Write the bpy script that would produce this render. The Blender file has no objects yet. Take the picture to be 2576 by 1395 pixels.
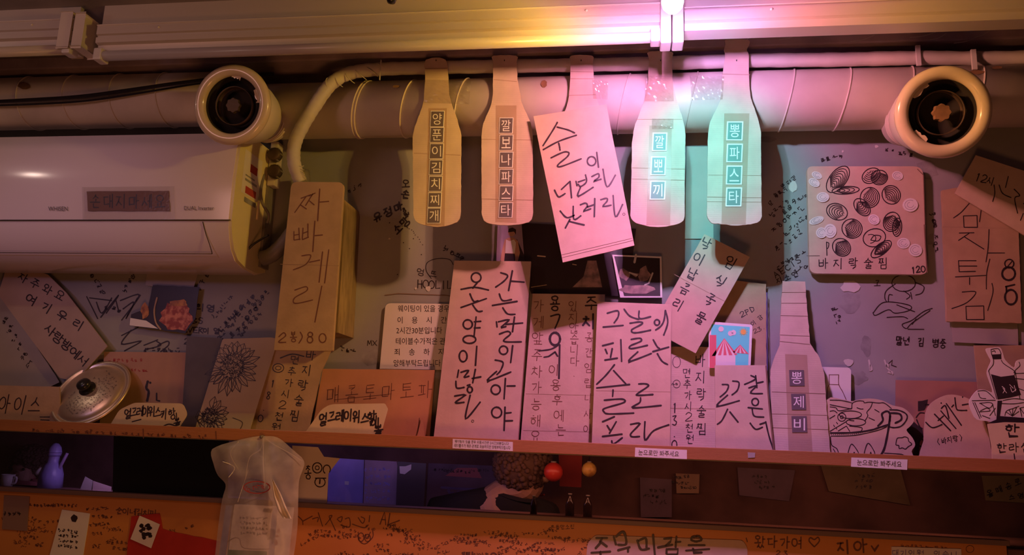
import bpy, bmesh, math, random
from mathutils import Vector, Matrix
from mathutils.geometry import tessellate_polygon
random.seed(7)
R = random.Random(11)
C = bpy.context.scene.collection
SC = bpy.context.scene
W, H = 2576, 1395
F = 1950.0

# ---------------------------------------------------------------- camera
CAM = Vector((0.0, -2.0, 1.5))
def _cam_axes():
    th = math.radians(11.0); s = math.sin(th)
    vx, vy = -6.97, 0.068
    n = math.sqrt(vx*vx + vy*vy + 1)
    Xc = Vector((-vx/n, -vy/n, 1/n))
    b = 0.978
    for _ in range(20):
        a = (vy*b + s)/(-vx)
        b = math.sqrt(max(1e-6, 1 - s*s - a*a))
    Zc = Vector((a, b, -s)).normalized()
    Yc = Zc.cross(Xc).normalized()
    return Xc, Yc, Zc
XC, YC, ZC = _cam_axes()
def cam2world(v): return Vector((XC.dot(v), YC.dot(v), ZC.dot(v)))
cd = bpy.data.cameras.new('camera'); cam = bpy.data.objects.new('camera', cd); C.objects.link(cam)
cd.sensor_width = 36; cd.lens = F/W*36; cd.clip_start = 0.05
M = Matrix((XC, YC, ZC)).to_4x4(); M.translation = CAM
cam.matrix_world = M
SC.camera = cam

# ---------------------------------------------------------------- light
SC.view_settings.view_transform = 'Standard'; SC.view_settings.look = 'None'
SC.view_settings.gamma = 1; SC.view_settings.use_curve_mapping = False
SC.view_settings.exposure = 0.0
wd = bpy.data.worlds.new('world'); SC.world = wd; wd.use_nodes = True
wd.node_tree.nodes['Background'].inputs[0].default_value = (0.30, 0.13, 0.10, 1)
wd.node_tree.nodes['Background'].inputs[1].default_value = 0.062
BULB_P, FILL_P, WARM_P, WHITE_P = 240.0, 1.5, 6.0, 1.3

class Pl:
    """plane y = y0 + k (z - z0)"""
    def __init__(s, y0, k=0.0, z0=0.0): s.y0, s.k, s.z0 = y0, k, z0
def aspl(p): return p if isinstance(p, Pl) else Pl(p)
def P(px, py, pl=0.0):
    pl = aspl(pl)
    d = cam2world(Vector((px - W/2, H/2 - py, -F)))
    t = (pl.y0 + pl.k*(CAM.z - pl.z0) - CAM.y)/(d.y - pl.k*d.z)
    return CAM + d*t
def off(pl, d):
    pl = aspl(pl); return Pl(pl.y0 + d, pl.k, pl.z0)

def lamp(name, kind, loc, power, color, radius=0.05, target=None, size=0.5):
    ld = bpy.data.lights.new(name, kind); ld.energy = power; ld.color = color
    if kind == 'AREA': ld.size = size
    else: ld.shadow_soft_size = radius
    o = bpy.data.objects.new(name, ld); C.objects.link(o); o.location = loc
    if target is not None:
        o.rotation_euler = (Vector(target) - Vector(loc)).to_track_quat('-Z', 'Y').to_euler()
    return o
LP = P(1692, 6, -0.65)
# the colour-changing party bulb: its lens throws a different colour in each direction
bl = lamp('party_light', 'POINT', LP, BULB_P, (1, 1, 1), 0.022)
bl.data.use_nodes = True
nt = bl.data.node_tree; em = nt.nodes['Emission']
geo = nt.nodes.new('ShaderNodeNewGeometry'); sx = nt.nodes.new('ShaderNodeSeparateXYZ')
nt.links.new(geo.outputs['Incoming'], sx.inputs[0])
mr = nt.nodes.new('ShaderNodeMapRange'); mr.inputs[1].default_value = -1; mr.inputs[2].default_value = 1
nt.links.new(sx.outputs[0], mr.inputs[0])
cr = nt.nodes.new('ShaderNodeValToRGB'); nt.links.new(mr.outputs[0], cr.inputs[0])
cr.color_ramp.interpolation = 'EASE'
stops = [(-1, (.42, .24, .015)), (-.84, (.66, .35, .025)), (-.73, (.95, .50, .07)), (-.63, (1, .42, .24)), (-.50, (1, .30, .42)), (-.33, (1, .32, .74)),
         (0, (1, .34, .86)), (.28, (.85, .36, 1)) , (.48, (.86, .34, .85)), (.62, (.98, .30, .60)), (.74, (1, .27, .36)), (.82, (1, .32, .24)), (.90, (.98, .42, .08)), (1, (.55, .27, .02))]
els = cr.color_ramp.elements
while len(els) < len(stops): els.new(0.5)
for e, (x, c) in zip(els, stops): e.position = (x + 1)/2
for e, (x, c) in zip(els, stops): e.color = (*c, 1)
tl = nt.nodes.new('ShaderNodeVectorMath'); tl.operation = 'DOT_PRODUCT'
tl.inputs[1].default_value = Vector((.22, .93, -.24)).normalized()
nt.links.new(geo.outputs['Incoming'], tl.inputs[0])
mt_ = nt.nodes.new('ShaderNodeMapRange'); mt_.interpolation_type = 'SMOOTHSTEP'
mt_.inputs[1].default_value = .90; mt_.inputs[2].default_value = .992
nt.links.new(tl.outputs['Value'], mt_.inputs[0])
mx = nt.nodes.new('ShaderNodeMixRGB'); nt.links.new(mt_.outputs[0], mx.inputs[0])
nt.links.new(cr.outputs[0], mx.inputs[1]); mx.inputs[2].default_value = (.20, .86, .92, 1)
nt.links.new(mx.outputs[0], em.inputs['Color'])
# the lens dome faces down and forward, so little light leaves upwards
up = nt.nodes.new('ShaderNodeMapRange'); up.interpolation_type = 'SMOOTHSTEP'
up.inputs[1].default_value = .30; up.inputs[2].default_value = .50; up.inputs[3].default_value = 1; up.inputs[4].default_value = .22
nt.links.new(sx.outputs[2], up.inputs[0]); nt.links.new(up.outputs[0], em.inputs['Strength'])

vl = lamp('violet_light', 'SPOT', (-2.0, -2.2, 2.20), 14, (.66, .42, .88), .10, target=(-1.42, -.2, 1.90))
vl.data.spot_size = math.radians(25); vl.data.spot_blend = .9
lamp('room_light', 'AREA', (-1.5, -1.35, 2.28), FILL_P, (1, .48, .44), target=(-1.35, -.2, 1.85), size=.3)
lamp('warm_light', 'AREA', (-0.1, -1.7, .72), WARM_P, (1, .34, .11), target=(-0.2, 0, 1.25), size=.4)
_p = P(85, 437, -.2165); _d = (_p - CAM).normalized(); _n = Vector((0, -1, .067)).normalized(); _r = _d - _n*2*_d.dot(_n)
lamp('white_lamp', 'POINT', _p + _r*.85, WHITE_P, (1, .72, .60), .022)
lamp('back_room_light', 'AREA', (-0.85, .06, 1.42), .38, (.50, .34, 1), target=(-.85, .4, 1.15), size=.04)
lamp('back_room_warm_light', 'AREA', (0.25, .06, 1.42), .9, (1, .34, .20), target=(.25, .5, 1.10), size=.04)
for _o, _w in (('back_room_light', .9), ('back_room_warm_light', 1.3)):
    _l = bpy.data.objects[_o].data; _l.shape = 'RECTANGLE'; _l.size = _w; _l.size_y = .04
lamp('back_room_lilac_light', 'AREA', (-1.45, .06, 1.42), .28, (.7, .4, .9), target=(-1.45, .4, 1.15), size=.05)

# ---------------------------------------------------------------- materials
def mat(name, col, rough=.7, metal=0.0, noise=0.0, nscale=12, bump=0.0, bscale=60, stripes=None, spec=.5,
        trans=0.0, alpha=1.0, emit=None, col2=None, fac_lo=.4, fac_hi=.65, coat=0.0, scratch=0.0, stretch=None):
    m = bpy.data.materials.new(name); m.use_nodes = True
    n, l = m.node_tree.nodes, m.node_tree.links
    b = n['Principled BSDF']
    b.inputs['Base Color'].default_value = (*col, 1); b.inputs['Roughness'].default_value = rough
    b.inputs['Metallic'].default_value = metal; b.inputs['Specular IOR Level'].default_value = spec
    b.inputs['Transmission Weight'].default_value = trans; b.inputs['Alpha'].default_value = alpha
    b.inputs['Coat Weight'].default_value = coat
    if emit: b.inputs['Emission Color'].default_value = (*emit[0], 1); b.inputs['Emission Strength'].default_value = emit[1]
    tc = n.new('ShaderNodeTexCoord'); vec = tc.outputs['Object']
    if stretch:
        mp = n.new('ShaderNodeMapping'); mp.inputs['Scale'].default_value = stretch
        l.new(vec, mp.inputs[0]); vec = mp.outputs[0]
    out = None
    if noise or col2:
        t = n.new('ShaderNodeTexNoise'); t.inputs['Scale'].default_value = nscale; t.inputs['Detail'].default_value = 6
        l.new(vec, t.inputs['Vector'])
        r = n.new('ShaderNodeMapRange'); r.inputs[1].default_value = fac_lo; r.inputs[2].default_value = fac_hi
        l.new(t.outputs[0], r.inputs[0])
        mixn = n.new('ShaderNodeMixRGB'); l.new(r.outputs[0], mixn.inputs[0])
        c2 = col2 if col2 else tuple(c*(1 - noise) for c in col)
        mixn.inputs[1].default_value = (*col, 1); mixn.inputs[2].default_value = (*c2, 1)
        out = mixn.outputs[0]
    h = None
    if stripes:       # (axis, frequency, colour depth, relief)
        wv = n.new('ShaderNodeTexWave'); wv.bands_direction = stripes[0]; wv.inputs['Scale'].default_value = stripes[1]
        wv.inputs['Distortion'].default_value = 1.2; wv.inputs['Detail'].default_value = 2
        l.new(vec, wv.inputs['Vector'])
        mm = n.new('ShaderNodeMixRGB'); mm.blend_type = 'MULTIPLY'
        rr = n.new('ShaderNodeMapRange'); rr.inputs[3].default_value = 1 - stripes[2]; rr.inputs[4].default_value = 1
        l.new(wv.outputs['Fac'], rr.inputs[0]); mm.inputs[0].default_value = 1
        if out: l.new(out, mm.inputs[1])
        else: mm.inputs[1].default_value = (*col, 1)
        l.new(rr.outputs[0], mm.inputs[2]); out = mm.outputs[0]
        h = (wv.outputs['Fac'], stripes[3])
    if out: l.new(out, b.inputs['Base Color'])
    if bump or h:
        bp = n.new('ShaderNodeBump'); bp.inputs['Distance'].default_value = .002
        if bump:
            t2 = n.new('ShaderNodeTexNoise'); t2.inputs['Scale'].default_value = bscale; t2.inputs['Detail'].default_value = 5
            l.new(vec, t2.inputs['Vector'])
            bp.inputs['Strength'].default_value = bump; l.new(t2.outputs[0], bp.inputs['Height'])
            src = bp
        if h:
            b2 = n.new('ShaderNodeBump'); b2.inputs['Distance'].default_value = .001; b2.inputs['Strength'].default_value = h[1]
            l.new(h[0], b2.inputs['Height'])
            if bump: l.new(bp.outputs[0], b2.inputs['Normal'])
            src = b2
        l.new(src.outputs[0], b.inputs['Normal'])
    return m
KRAFT = mat('smooth_kraft_card', (.62, .46, .35), .62, noise=.10, nscale=25, bump=.15, bscale=160)
KRAFT2 = mat('dull_kraft_card', (.48, .33, .21), .7, noise=.14, nscale=18, bump=.2, bscale=140)
KRAFTY = mat('pale_kraft_card', (.72, .58, .38), .65, noise=.08, nscale=20, bump=.12, bscale=150)
KORANGE = mat('rusty_kraft_card', (.55, .27, .13), .7, noise=.12, nscale=15, bump=.15)
CORR = mat('corrugated_card', (.64, .50, .40), .75, noise=.16, nscale=14, bump=.25, bscale=90, stripes=('Z', 60, .025, .09))
CORRDK = mat('worn_corrugated_card', (.42, .28, .20), .8, noise=.2, nscale=14, bump=.3, bscale=90, stripes=('Z', 60, .08, .3))
FLUTE = mat('card_edge', (.44, .31, .15), .85, noise=.35, nscale=60, bump=.7, bscale=220, stripes=('X', 30, .4, .9), stretch=(1, 1, .25))
EDGE = mat('dark_card_edge', (.20, .12, .08), .9)
PAPER = mat('white_paper', (.80, .76, .72), .6, noise=.06, nscale=9, bump=.35, bscale=18)
GPAPER = mat('grey_paper', (.40, .36, .36), .7, noise=.1, nscale=9, bump=.2, bscale=25)
INK = mat('marker_ink', (.035, .022, .025), .45)
INKB = mat('brown_ink', (.16, .06, .035), .6)
INKR = mat('red_ink', (.42, .05, .04), .6)
WHITE = mat('white_print', (.85, .83, .80), .6)
TEAL = mat('grey_label_print', (.15, .26, .23), .5)
SLATE = mat('dark_label_print', (.13, .10, .11), .55)
TAPE = mat('clear_tape', (.9, .88, .84), .12, bump=.8, bscale=55, alpha=.10, spec=.9)
def tape_mat(nm, mixf, rough, strength):
    m = bpy.data.materials.new('clear_tape'); m.use_nodes = True
    n, l = m.node_tree.nodes, m.node_tree.links; n.clear()
    o = n.new('ShaderNodeOutputMaterial'); g = n.new('ShaderNodeBsdfGlossy'); t = n.new('ShaderNodeBsdfTransparent'); x = n.new('ShaderNodeMixShader')
    g.inputs['Roughness'].default_value = rough; t.inputs[0].default_value = (.96, .95, .94, 1); x.inputs[0].default_value = mixf; m.name = nm
    tc = n.new('ShaderNodeTexCoord'); tx = n.new('ShaderNodeTexNoise'); tx.inputs['Scale'].default_value = 130; bp = n.new('ShaderNodeBump'); bp.inputs['Strength'].default_value = strength; bp.inputs['Distance'].default_value = .002
    l.new(tc.outputs['Object'], tx.inputs['Vector']); l.new(tx.outputs[0], bp.inputs['Height']); l.new(bp.outputs[0], g.inputs['Normal'])
    l.new(t.outputs[0], x.inputs[1]); l.new(g.outputs[0], x.inputs[2]); l.new(x.outputs[0], o.inputs[0]); return m
TAPE = tape_mat('clear_tape', .05, .2, .2); TAPE2 = tape_mat('crinkled_clear_tape', .15, .28, .5)
TAPEB = mat('brown_tape', (.55, .36, .24), .35, alpha=.25, bump=.3, bscale=40)
PLASTER = mat('grey_plaster', (.36, .36, .35), .85, col2=(.29, .29, .30), nscale=5, fac_lo=.35, fac_hi=.7, bump=.5, bscale=35)
PATCH = mat('peeled_plaster', (.62, .60, .56), .9, bump=.4, bscale=50)
DIRT = mat('plaster_smudge', (.24, .235, .235), .9, col2=(.34, .34, .33), nscale=30)
CEIL = mat('ceiling_paint', (.28, .24, .25), .8, noise=.25, nscale=6, bump=.3)
METAL = mat('cream_painted_metal', (.66, .60, .54), .38, noise=.12, nscale=7, bump=.12, bscale=25, coat=.2)
DUCT = mat('cream_painted_duct', (.74, .66, .58), .5, noise=.16, nscale=7, bump=.25, bscale=20)
RINGM = mat('cream_glossy_enamel', (.70, .58, .44), .22, noise=.12, nscale=10, coat=.4)
RUST = mat('rust_stain', (.28, .15, .07), .85, noise=.4, nscale=30)
DARK = mat('dark_cavity', (.02, .014, .012), .85)
DARKM = mat('sooty_metal', (.10, .065, .045), .55, metal=.4, noise=.4, nscale=20)
CABLE = mat('black_cable', (.015, .012, .015), .3)
WRAP = mat('white_pipe_wrap', (.62, .58, .52), .6, noise=.15, nscale=10, bump=.5, bscale=30, stretch=(1, 1, 1))
ACW = mat('white_plastic', (.80, .71, .72), .15, noise=.03, nscale=3)
ACS = mat('yellow_lit_plastic', (.80, .72, .42), .4, noise=.08, nscale=8)  # side of the white unit, with the bulb's yellow light put into its colour
GREYP = mat('grey_plastic', (.22, .20, .19), .5, noise=.2, nscale=20)
FIX = mat('fixture_aluminium', (.60, .54, .50), .42, metal=.25, noise=.1, nscale=6, bump=.15, bscale=20, stretch=(.15, 1, 1))
TUBEM = mat('frosted_tube', (.52, .47, .44), .3)
ENDC = mat('white_end_cap', (.60, .57, .55), .4)
BULBM = mat('glowing_bulb', (1, 1, 1), .4, emit=((1, .95, .92), 60))
WOOD = mat('orange_pine', (.52, .21, .07), .5, stripes=('Z', 110, .35, .3), noise=.2, nscale=10, stretch=(.12, 1, 1), coat=.15)
PLY = mat('orange_plywood', (.66, .27, .07), .55, noise=.22, nscale=3, bump=.1, bscale=40, stretch=(.6, 1, 1))
TRIMM = mat('dull_window_trim', (.20, .13, .11), .5)
STEEL = mat('brushed_steel', (.78, .64, .46), .34, metal=.75, noise=.1, nscale=8, bump=.05, bscale=30)
BLACKP = mat('black_knob', (.02, .02, .02), .25)
BACKW = mat('back_room_wall', (.24, .12, .10), .9, noise=.5, nscale=5, bump=.4)
SKIN = mat('skin', (.55, .32, .22), .6)
HAIR = mat('dark_hair', (.12, .065, .045), .8, bump=1, bscale=90)
BLACKC = mat('black_cloth', (.015, .012, .014), .9, bump=.3, bscale=60)
PINKC = mat('pink_cloth', (.62, .20, .22), .8, bump=.3, bscale=60)
SKYB = mat('printed_sky_blue', (.16, .92, .85), .5)
TENTR = mat('printed_red', (.75, .16, .20), .5)
SUNY = mat('printed_sun', (.9, .55, .12), .5)
PINKP = mat('printed_pink', (.85, .75, .75), .5)
PHOTO = mat('dark_photo_print', (.035, .022, .025), .42, noise=.3, nscale=8)
REDFOOD = mat('printed_red_food', (.30, .05, .03), .5, col2=(.62, .22, .14), nscale=55, fac_lo=.45, fac_hi=.6)
ORFOOD = mat('printed_orange_food', (.60, .26, .07), .5, col2=(.3, .1, .04), nscale=70)
ANIMAL = mat('printed_fur', (.42, .28, .24), .5, col2=(.16, .12, .12), nscale=50)
VIOLET = mat('violet_print', (.20, .16, .42), .4, noise=.3, nscale=10)
VIOLET2 = mat('dusky_print', (.22, .14, .20), .5, noise=.3, nscale=14)
REDPL = mat('red_plastic', (.5, .04, .03), .35, noise=.2, nscale=10)
GOLD = mat('gold_paper', (.55, .36, .08), .4, bump=.6, bscale=40, col2=(.25, .12, .03), nscale=40)
BOTTLEG = mat('dark_glass_bottle', (.03, .015, .012), .15)
GREEN = mat('green_print', (.05, .20, .06), .5)
BLUEC = mat('blue_carton', (.22, .22, .45), .5)

def clear_glass():
    m = bpy.data.materials.new('window_glass'); m.use_nodes = True
    n, l = m.node_tree.nodes, m.node_tree.links; n.clear()
    o = n.new('ShaderNodeOutputMaterial'); g = n.new('ShaderNodeBsdfGlossy'); t = n.new('ShaderNodeBsdfTransparent')
    fr = n.new('ShaderNodeFresnel'); mxx = n.new('ShaderNodeMixShader'); fr.inputs[0].default_value = 1.45
    g.inputs['Roughness'].default_value = .04; t.inputs[0].default_value = (.85, .84, .84, 1)
    l.new(fr.outputs[0], mxx.inputs[0]); l.new(t.outputs[0], mxx.inputs[1]); l.new(g.outputs[0], mxx.inputs[2]); l.new(mxx.outputs[0], o.inputs[0])
    return m
GLASS = clear_glass()
def bag_mat():
    m = bpy.data.materials.new('milky_plastic_film'); m.use_nodes = True
    n, l = m.node_tree.nodes, m.node_tree.links; b = n['Principled BSDF']
    b.inputs['Base Color'].default_value = (.78, .72, .68, 1); b.inputs['Roughness'].default_value = .3
    tc = n.new('ShaderNodeTexCoord'); t = n.new('ShaderNodeTexNoise'); t.inputs['Scale'].default_value = 16; t.inputs['Detail'].default_value = 3
    bp = n.new('ShaderNodeBump'); bp.inputs['Strength'].default_value = .6; bp.inputs['Distance'].default_value = .004
    l.new(tc.outputs['Object'], t.inputs['Vector']); l.new(t.outputs[0], bp.inputs['Height']); l.new(bp.outputs[0], b.inputs['Normal'])
    r = n.new('ShaderNodeMapRange'); r.inputs[1].default_value = .35; r.inputs[2].default_value = .7; r.inputs[3].default_value = .34; r.inputs[4].default_value = .58
    l.new(t.outputs[0], r.inputs[0]); l.new(r.outputs[0], b.inputs['Alpha'])
    return m
BAG = bag_mat()

# ---------------------------------------------------------------- mesh helpers
ORG = {}
def link(name, verts, faces, m, parent=None, origin=None, smooth=False):
    me = bpy.data.meshes.new(name)
    root = parent
    while root is not None and root.parent is not None: root = root.parent
    if parent is None:
        if origin is None:
            xs = [v[0] for v in verts]; ys = [v[1] for v in verts]; zs = [v[2] for v in verts]
            origin = Vector(((min(xs)+max(xs))/2, (min(ys)+max(ys))/2, min(zs)))
        org = Vector(origin)
    else: org = ORG[root.name]
    me.from_pydata([tuple(Vector(v) - org) for v in verts], [], faces)
    me.materials.append(m); me.update()
    if smooth: me.shade_smooth()
    o = bpy.data.objects.new(name, me); C.objects.link(o)
    if parent is None: o.location = org; ORG[o.name] = org
    else: o.parent = parent
    return o
def tag(o, label, cat, group=None):
    o['label'] = label; o['category'] = cat
    if group: o['group'] = group
    return o
def structure(o): o['kind'] = 'structure'; return o
def empty(name, loc, label, cat, group=None):
    o = bpy.data.objects.new(name, None); C.objects.link(o); o.location = loc; ORG[o.name] = Vector(loc)
    return tag(o, label, cat, group)

def bevelbox(lo, hi, b=.003):
    bm = bmesh.new(); bmesh.ops.create_cube(bm, size=1)
    lo, hi = Vector(lo), Vector(hi)
    for v in bm.verts: v.co = Vector(((lo[i] + hi[i])/2 + v.co[i]*(hi[i] - lo[i]) for i in range(3)))
    if b: bmesh.ops.bevel(bm, geom=bm.edges[:], offset=b, segments=2, affect='EDGES', profile=.6)
    vs = [v.co.copy() for v in bm.verts]; fs = [[v.index for v in f.verts] for f in bm.faces]
    bm.verts.index_update(); fs = [[v.index for v in f.verts] for f in bm.faces]
    bm.free(); return vs, fs
def box(name, lo, hi, m, parent=None, b=.003):
    v, f = bevelbox(lo, hi, b); return link(name, v, f, m, parent)

def resample(pts, closed=False, seg=6):
    """Catmull-Rom"""
    n = len(pts); out = []
    if n < 3 and not closed: return list(pts)
    rng = range(n if closed else n - 1)
    for i in rng:
        p = [pts[(i + k) % n] if closed else pts[min(max(i + k, 0), n - 1)] for k in (-1, 0, 1, 2)]
        for s in range(seg):
            t = s/seg; t2, t3 = t*t, t*t*t
            out.append(tuple(.5*((2*p[1][j]) + (-p[0][j] + p[2][j])*t + (2*p[0][j] - 5*p[1][j] + 4*p[2][j] - p[3][j])*t2
                             + (-p[0][j] + 3*p[1][j] - 3*p[2][j] + p[3][j])*t3) for j in range(len(p[1]))))
    if not closed: out.append(tuple(pts[-1]))
    return out
def ragged(pts, step=7, j=.9, rnd=R):
    out = []; n = len(pts)
    for i in range(n):
        a, b = Vector(pts[i]), Vector(pts[(i+1) % n]); L = (b - a).length; k = max(1, int(L/step))
        for s in range(k):
            q = a.lerp(b, s/k)
            out.append((q.x + rnd.uniform(-j, j), q.y + rnd.uniform(-j, j)))
    return out
def presub(pts):
    out = []
    for i, p in enumerate(pts):
        q = pts[(i+1) % len(pts)]; L = math.hypot(q[0]-p[0], q[1]-p[1]); out.append(p)
        if L > 60:
            for t in (16/L, 1-16/L): out.append((p[0]+(q[0]-p[0])*t, p[1]+(q[1]-p[1])*t))
    return out
def dedupe(pts, d=1.6):
    out = []
    for p in pts:
        if not out or math.hypot(p[0]-out[-1][0], p[1]-out[-1][1]) > d: out.append(p)
    return out
def roundc(pts, r):
    """round polygon corners, r per corner or one value"""
    n = len(pts); out = []
    for i in range(n):
        ri = r[i] if isinstance(r, (list, tuple)) else r
        p = Vector(pts[i]); a = Vector(pts[i-1]) - p; b = Vector(pts[(i+1) % n]) - p
        if ri <= 0: out.append(tuple(p)); continue
        ra = min(ri, a.length*.45); rb = min(ri, b.length*.45)
        A, B = p + a.normalized()*ra, p + b.normalized()*rb
        for s in range(6):
            t = s/5; q = A*(1-t)**2 + p*2*t*(1-t) + B*t*t; out.append(tuple(q))
    return out
def ccw(pts):
    a = sum(pts[i][0]*pts[(i+1) % len(pts)][1] - pts[(i+1) % len(pts)][0]*pts[i][1] for i in range(len(pts)))
    return list(pts) if a > 0 else list(reversed(pts))

def slab(name, pts, pl, t, m, parent=None, bow=None):
    """cut-out of thickness t whose front outline is pts (in picture units) on plane pl"""
    pts = ccw(pts); n = len(pts)
    fr = [P(x, y, pl) for x, y in pts]
    bk = [v + Vector((0, t, 0)) for v in fr]
    tris = tessellate_polygon([[Vector((p[0], p[1], 0)) for p in pts]])
    faces = []
    for a, b, c in tris:
        ar = (pts[b][0]-pts[a][0])*(pts[c][1]-pts[a][1]) - (pts[c][0]-pts[a][0])*(pts[b][1]-pts[a][1])
        if abs(ar) < 1e-9: continue
        if ar < 0: b, c = c, b
        faces.append((a, c, b)); faces.append((a+n, b+n, c+n))
    for i in range(n):
        j = (i+1) % n; faces.append((i, j, j+n, i+n))
    # orientation: front faces look toward the room
    o = link(name, fr + bk, faces, m, parent)
    bm = bmesh.new(); bm.from_mesh(o.data); bmesh.ops.recalc_face_normals(bm, faces=bm.faces); bm.to_mesh(o.data); bm.free()
    return o

class Ink:
    def __init__(s, pl, up=.0006): s.pl = off(pl, -up); s.v = []; s.f = []
    def fill(s, pts):
        pts = ccw(pts); b0 = len(s.v)
        for x, y in pts: s.v.append(P(x, y, s.pl))
        for a, b, c in tessellate_polygon([[Vector((p[0], p[1], 0)) for p in pts]]):
            ar = (pts[b][0]-pts[a][0])*(pts[c][1]-pts[a][1]) - (pts[c][0]-pts[a][0])*(pts[b][1]-pts[a][1])
            if abs(ar) < 1e-9: continue
            if ar < 0: b, c = c, b
            s.f.append((b0+a, b0+c, b0+b))
    def line(s, pts, w=3.0, curve=False, taper=0.0, closed=False):
        if curve: pts = resample(pts, closed, 5)
        if closed: pts = list(pts) + [pts[0]]
        n = len(pts); h = w/2; L, Rr = [], []
        V2 = [Vector((p[0], p[1])) for p in pts]
        if n < 2: return
        for i in range(n):
            a = V2[max(i-1, 0)]; b = V2[min(i+1, n-1)]; d = (b - a)
            if d.length < 1e-6: d = Vector((1, 0))
            d.normalize(); nr = Vector((-d.y, d.x))
            hh = h*(1 - taper*(i/(n-1)))*(1 + .10*math.sin(i*1.7 + pts[0][0]))
            # miter
            if 0 < i < n-1:
                e = (V2[i] - a)
                if e.length > 1e-6:
                    e.normalize(); c = max(.45, abs(Vector((-e.y, e.x)).dot(nr))); hh = hh/c
            L.append(V2[i] + nr*hh); Rr.append(V2[i] - nr*hh)
        # caps
        d0 = (V2[0] - V2[1]); d0 = d0.normalized() if d0.length > 0 else Vector((1, 0))
        d1 = (V2[-1] - V2[-2]); d1 = d1.normalized() if d1.length > 0 else Vector((1, 0))
        b0 = len(s.v)
        for l_, r_ in zip(L, Rr): s.v.append(P(*l_, s.pl)); s.v.append(P(*r_, s.pl))
        for i in range(n-1):
            a = b0 + 2*i; s.f.append((a, a+2, a+3, a+1))
        c0 = V2[0] + d0*h*.8; c1 = V2[-1] + d1*h*.8*(1-taper)
        k = len(s.v); s.v.append(P(*c0, s.pl)); s.v.append(P(*c1, s.pl))
        s.f.append((b0, b0+1, k)); s.f.append((b0+2*n-1, b0+2*n-2, k+1))
    def ring(s, cx, cy, rx, ry=None, w=3.0, n=14, a0=0, a1=360, rot=0):
        ry = rx if ry is None else ry; pts = []
        c, sn = math.cos(math.radians(rot)), math.sin(math.radians(rot))
        for i in range(n + 1):
            a = math.radians(a0 + (a1-a0)*i/n); x, y = rx*math.cos(a), ry*math.sin(a)
            pts.append((cx + x*c - y*sn, cy + x*sn + y*c))
        s.line(pts, w)
    def dot(s, cx, cy, r, n=8): s.fill([(cx + r*math.cos(i*6.2832/n), cy + r*math.sin(i*6.2832/n)) for i in range(n)])
    def build(s, name, m, parent=None):
        if not s.f: return None
        return link(name, s.v, s.f, m, parent)
def crop(x0, y0, sc):
    def f(pts): return [(x0 + x/sc, y0 + y/sc) for x, y in pts]
    return f
def traced(ink, fr, strokes, w, jit=0, curve=True):
    for st in strokes:
        if st[0] == 'o':
            _, cx, cy, rx, ry = st[:5]; ww = st[5] if len(st) > 5 else w
            (x, y), = fr([(cx, cy)]); (x1, y1), = fr([(cx+rx, cy+ry)])
            ink.ring(x, y, x1-x, y1-y, ww, 16)
        else:
            ww = w
            if isinstance(st[0], (int, float)): ww = st[0]; st = st[1:]
            ink.line(fr(st), ww, curve=curve and len(st) > 2)

# ---------------------------------------------------------------- hand-written letters
O = [(.5+.46*math.sin(i*.6283), .5-.46*math.cos(i*.6283)) for i in range(11)]
CO = {
 'ㄱ': [[(.1,.15),(.85,.1),(.75,.5),(.35,.95)]], 'ㄴ': [[(.15,.05),(.2,.85),(.95,.8)]], 'ㄷ': [[(.1,.12),(.9,.08)],[(.15,.12),(.18,.9),(.95,.85)]],
 'ㄹ': [[(.1,.1),(.85,.08),(.82,.45),(.15,.5),(.18,.92),(.95,.86)]], 'ㅁ': [[(.12,.1),(.15,.92)],[(.12,.1),(.88,.08),(.86,.9)],[(.15,.92),(.86,.9)]],
 'ㅂ': [[(.12,.05),(.15,.92)],[(.85,.02),(.86,.9)],[(.14,.48),(.85,.45)],[(.15,.92),(.86,.9)]], 'ㅅ': [[(.52,.05),(.4,.5),(.05,.95)],[(.45,.45),(.95,.92)]],
 'ㅇ': [O], 'ㅈ': [[(.1,.12),(.9,.1)],[(.55,.12),(.4,.55),(.05,.95)],[(.42,.5),(.95,.92)]],
 'ㅊ': [[(.4,0),(.62,.06)],[(.1,.28),(.9,.25)],[(.52,.28),(.4,.6),(.05,.96)],[(.42,.58),(.95,.94)]],
 'ㅋ': [[(.1,.15),(.85,.1),(.75,.5),(.35,.95)],[(.1,.5),(.78,.42)]], 'ㅌ': [[(.1,.1),(.9,.06)],[(.15,.1),(.15,.92),(.95,.88)],[(.15,.5),(.88,.46)]],
 'ㅍ': [[(.05,.1),(.95,.08)],[(.3,.12),(.34,.85)],[(.7,.1),(.66,.85)],[(.02,.92),(.98,.86)]],
 'ㅎ': [[(.4,0),(.6,.04)],[(.08,.26),(.92,.22)],[(.5+.33*math.sin(i*.7), .66-.3*math.cos(i*.7)) for i in range(10)]]}
def _dbl(c): return [[(x*.46, y) for x, y in s] for s in CO[c]] + [[(.52+x*.46, y) for x, y in s] for s in CO[c]]
def _two(a, b): return [[(x*.46, y) for x, y in s] for s in CO[a]] + [[(.52+x*.46, y) for x, y in s] for s in CO[b]]
for a, b in zip('ㄲㄸㅃㅆㅉ', 'ㄱㄷㅂㅅㅈ'): CO[a] = _dbl(b)
for k, a, b in (('ㄳ','ㄱ','ㅅ'),('ㄵ','ㄴ','ㅈ'),('ㄶ','ㄴ','ㅎ'),('ㄺ','ㄹ','ㄱ'),('ㄻ','ㄹ','ㅁ'),('ㄼ','ㄹ','ㅂ'),('ㄽ','ㄹ','ㅅ'),('ㄾ','ㄹ','ㅌ'),('ㄿ','ㄹ','ㅍ'),('ㅀ','ㄹ','ㅎ'),('ㅄ','ㅂ','ㅅ')): CO[k] = _two(a, b)
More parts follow.
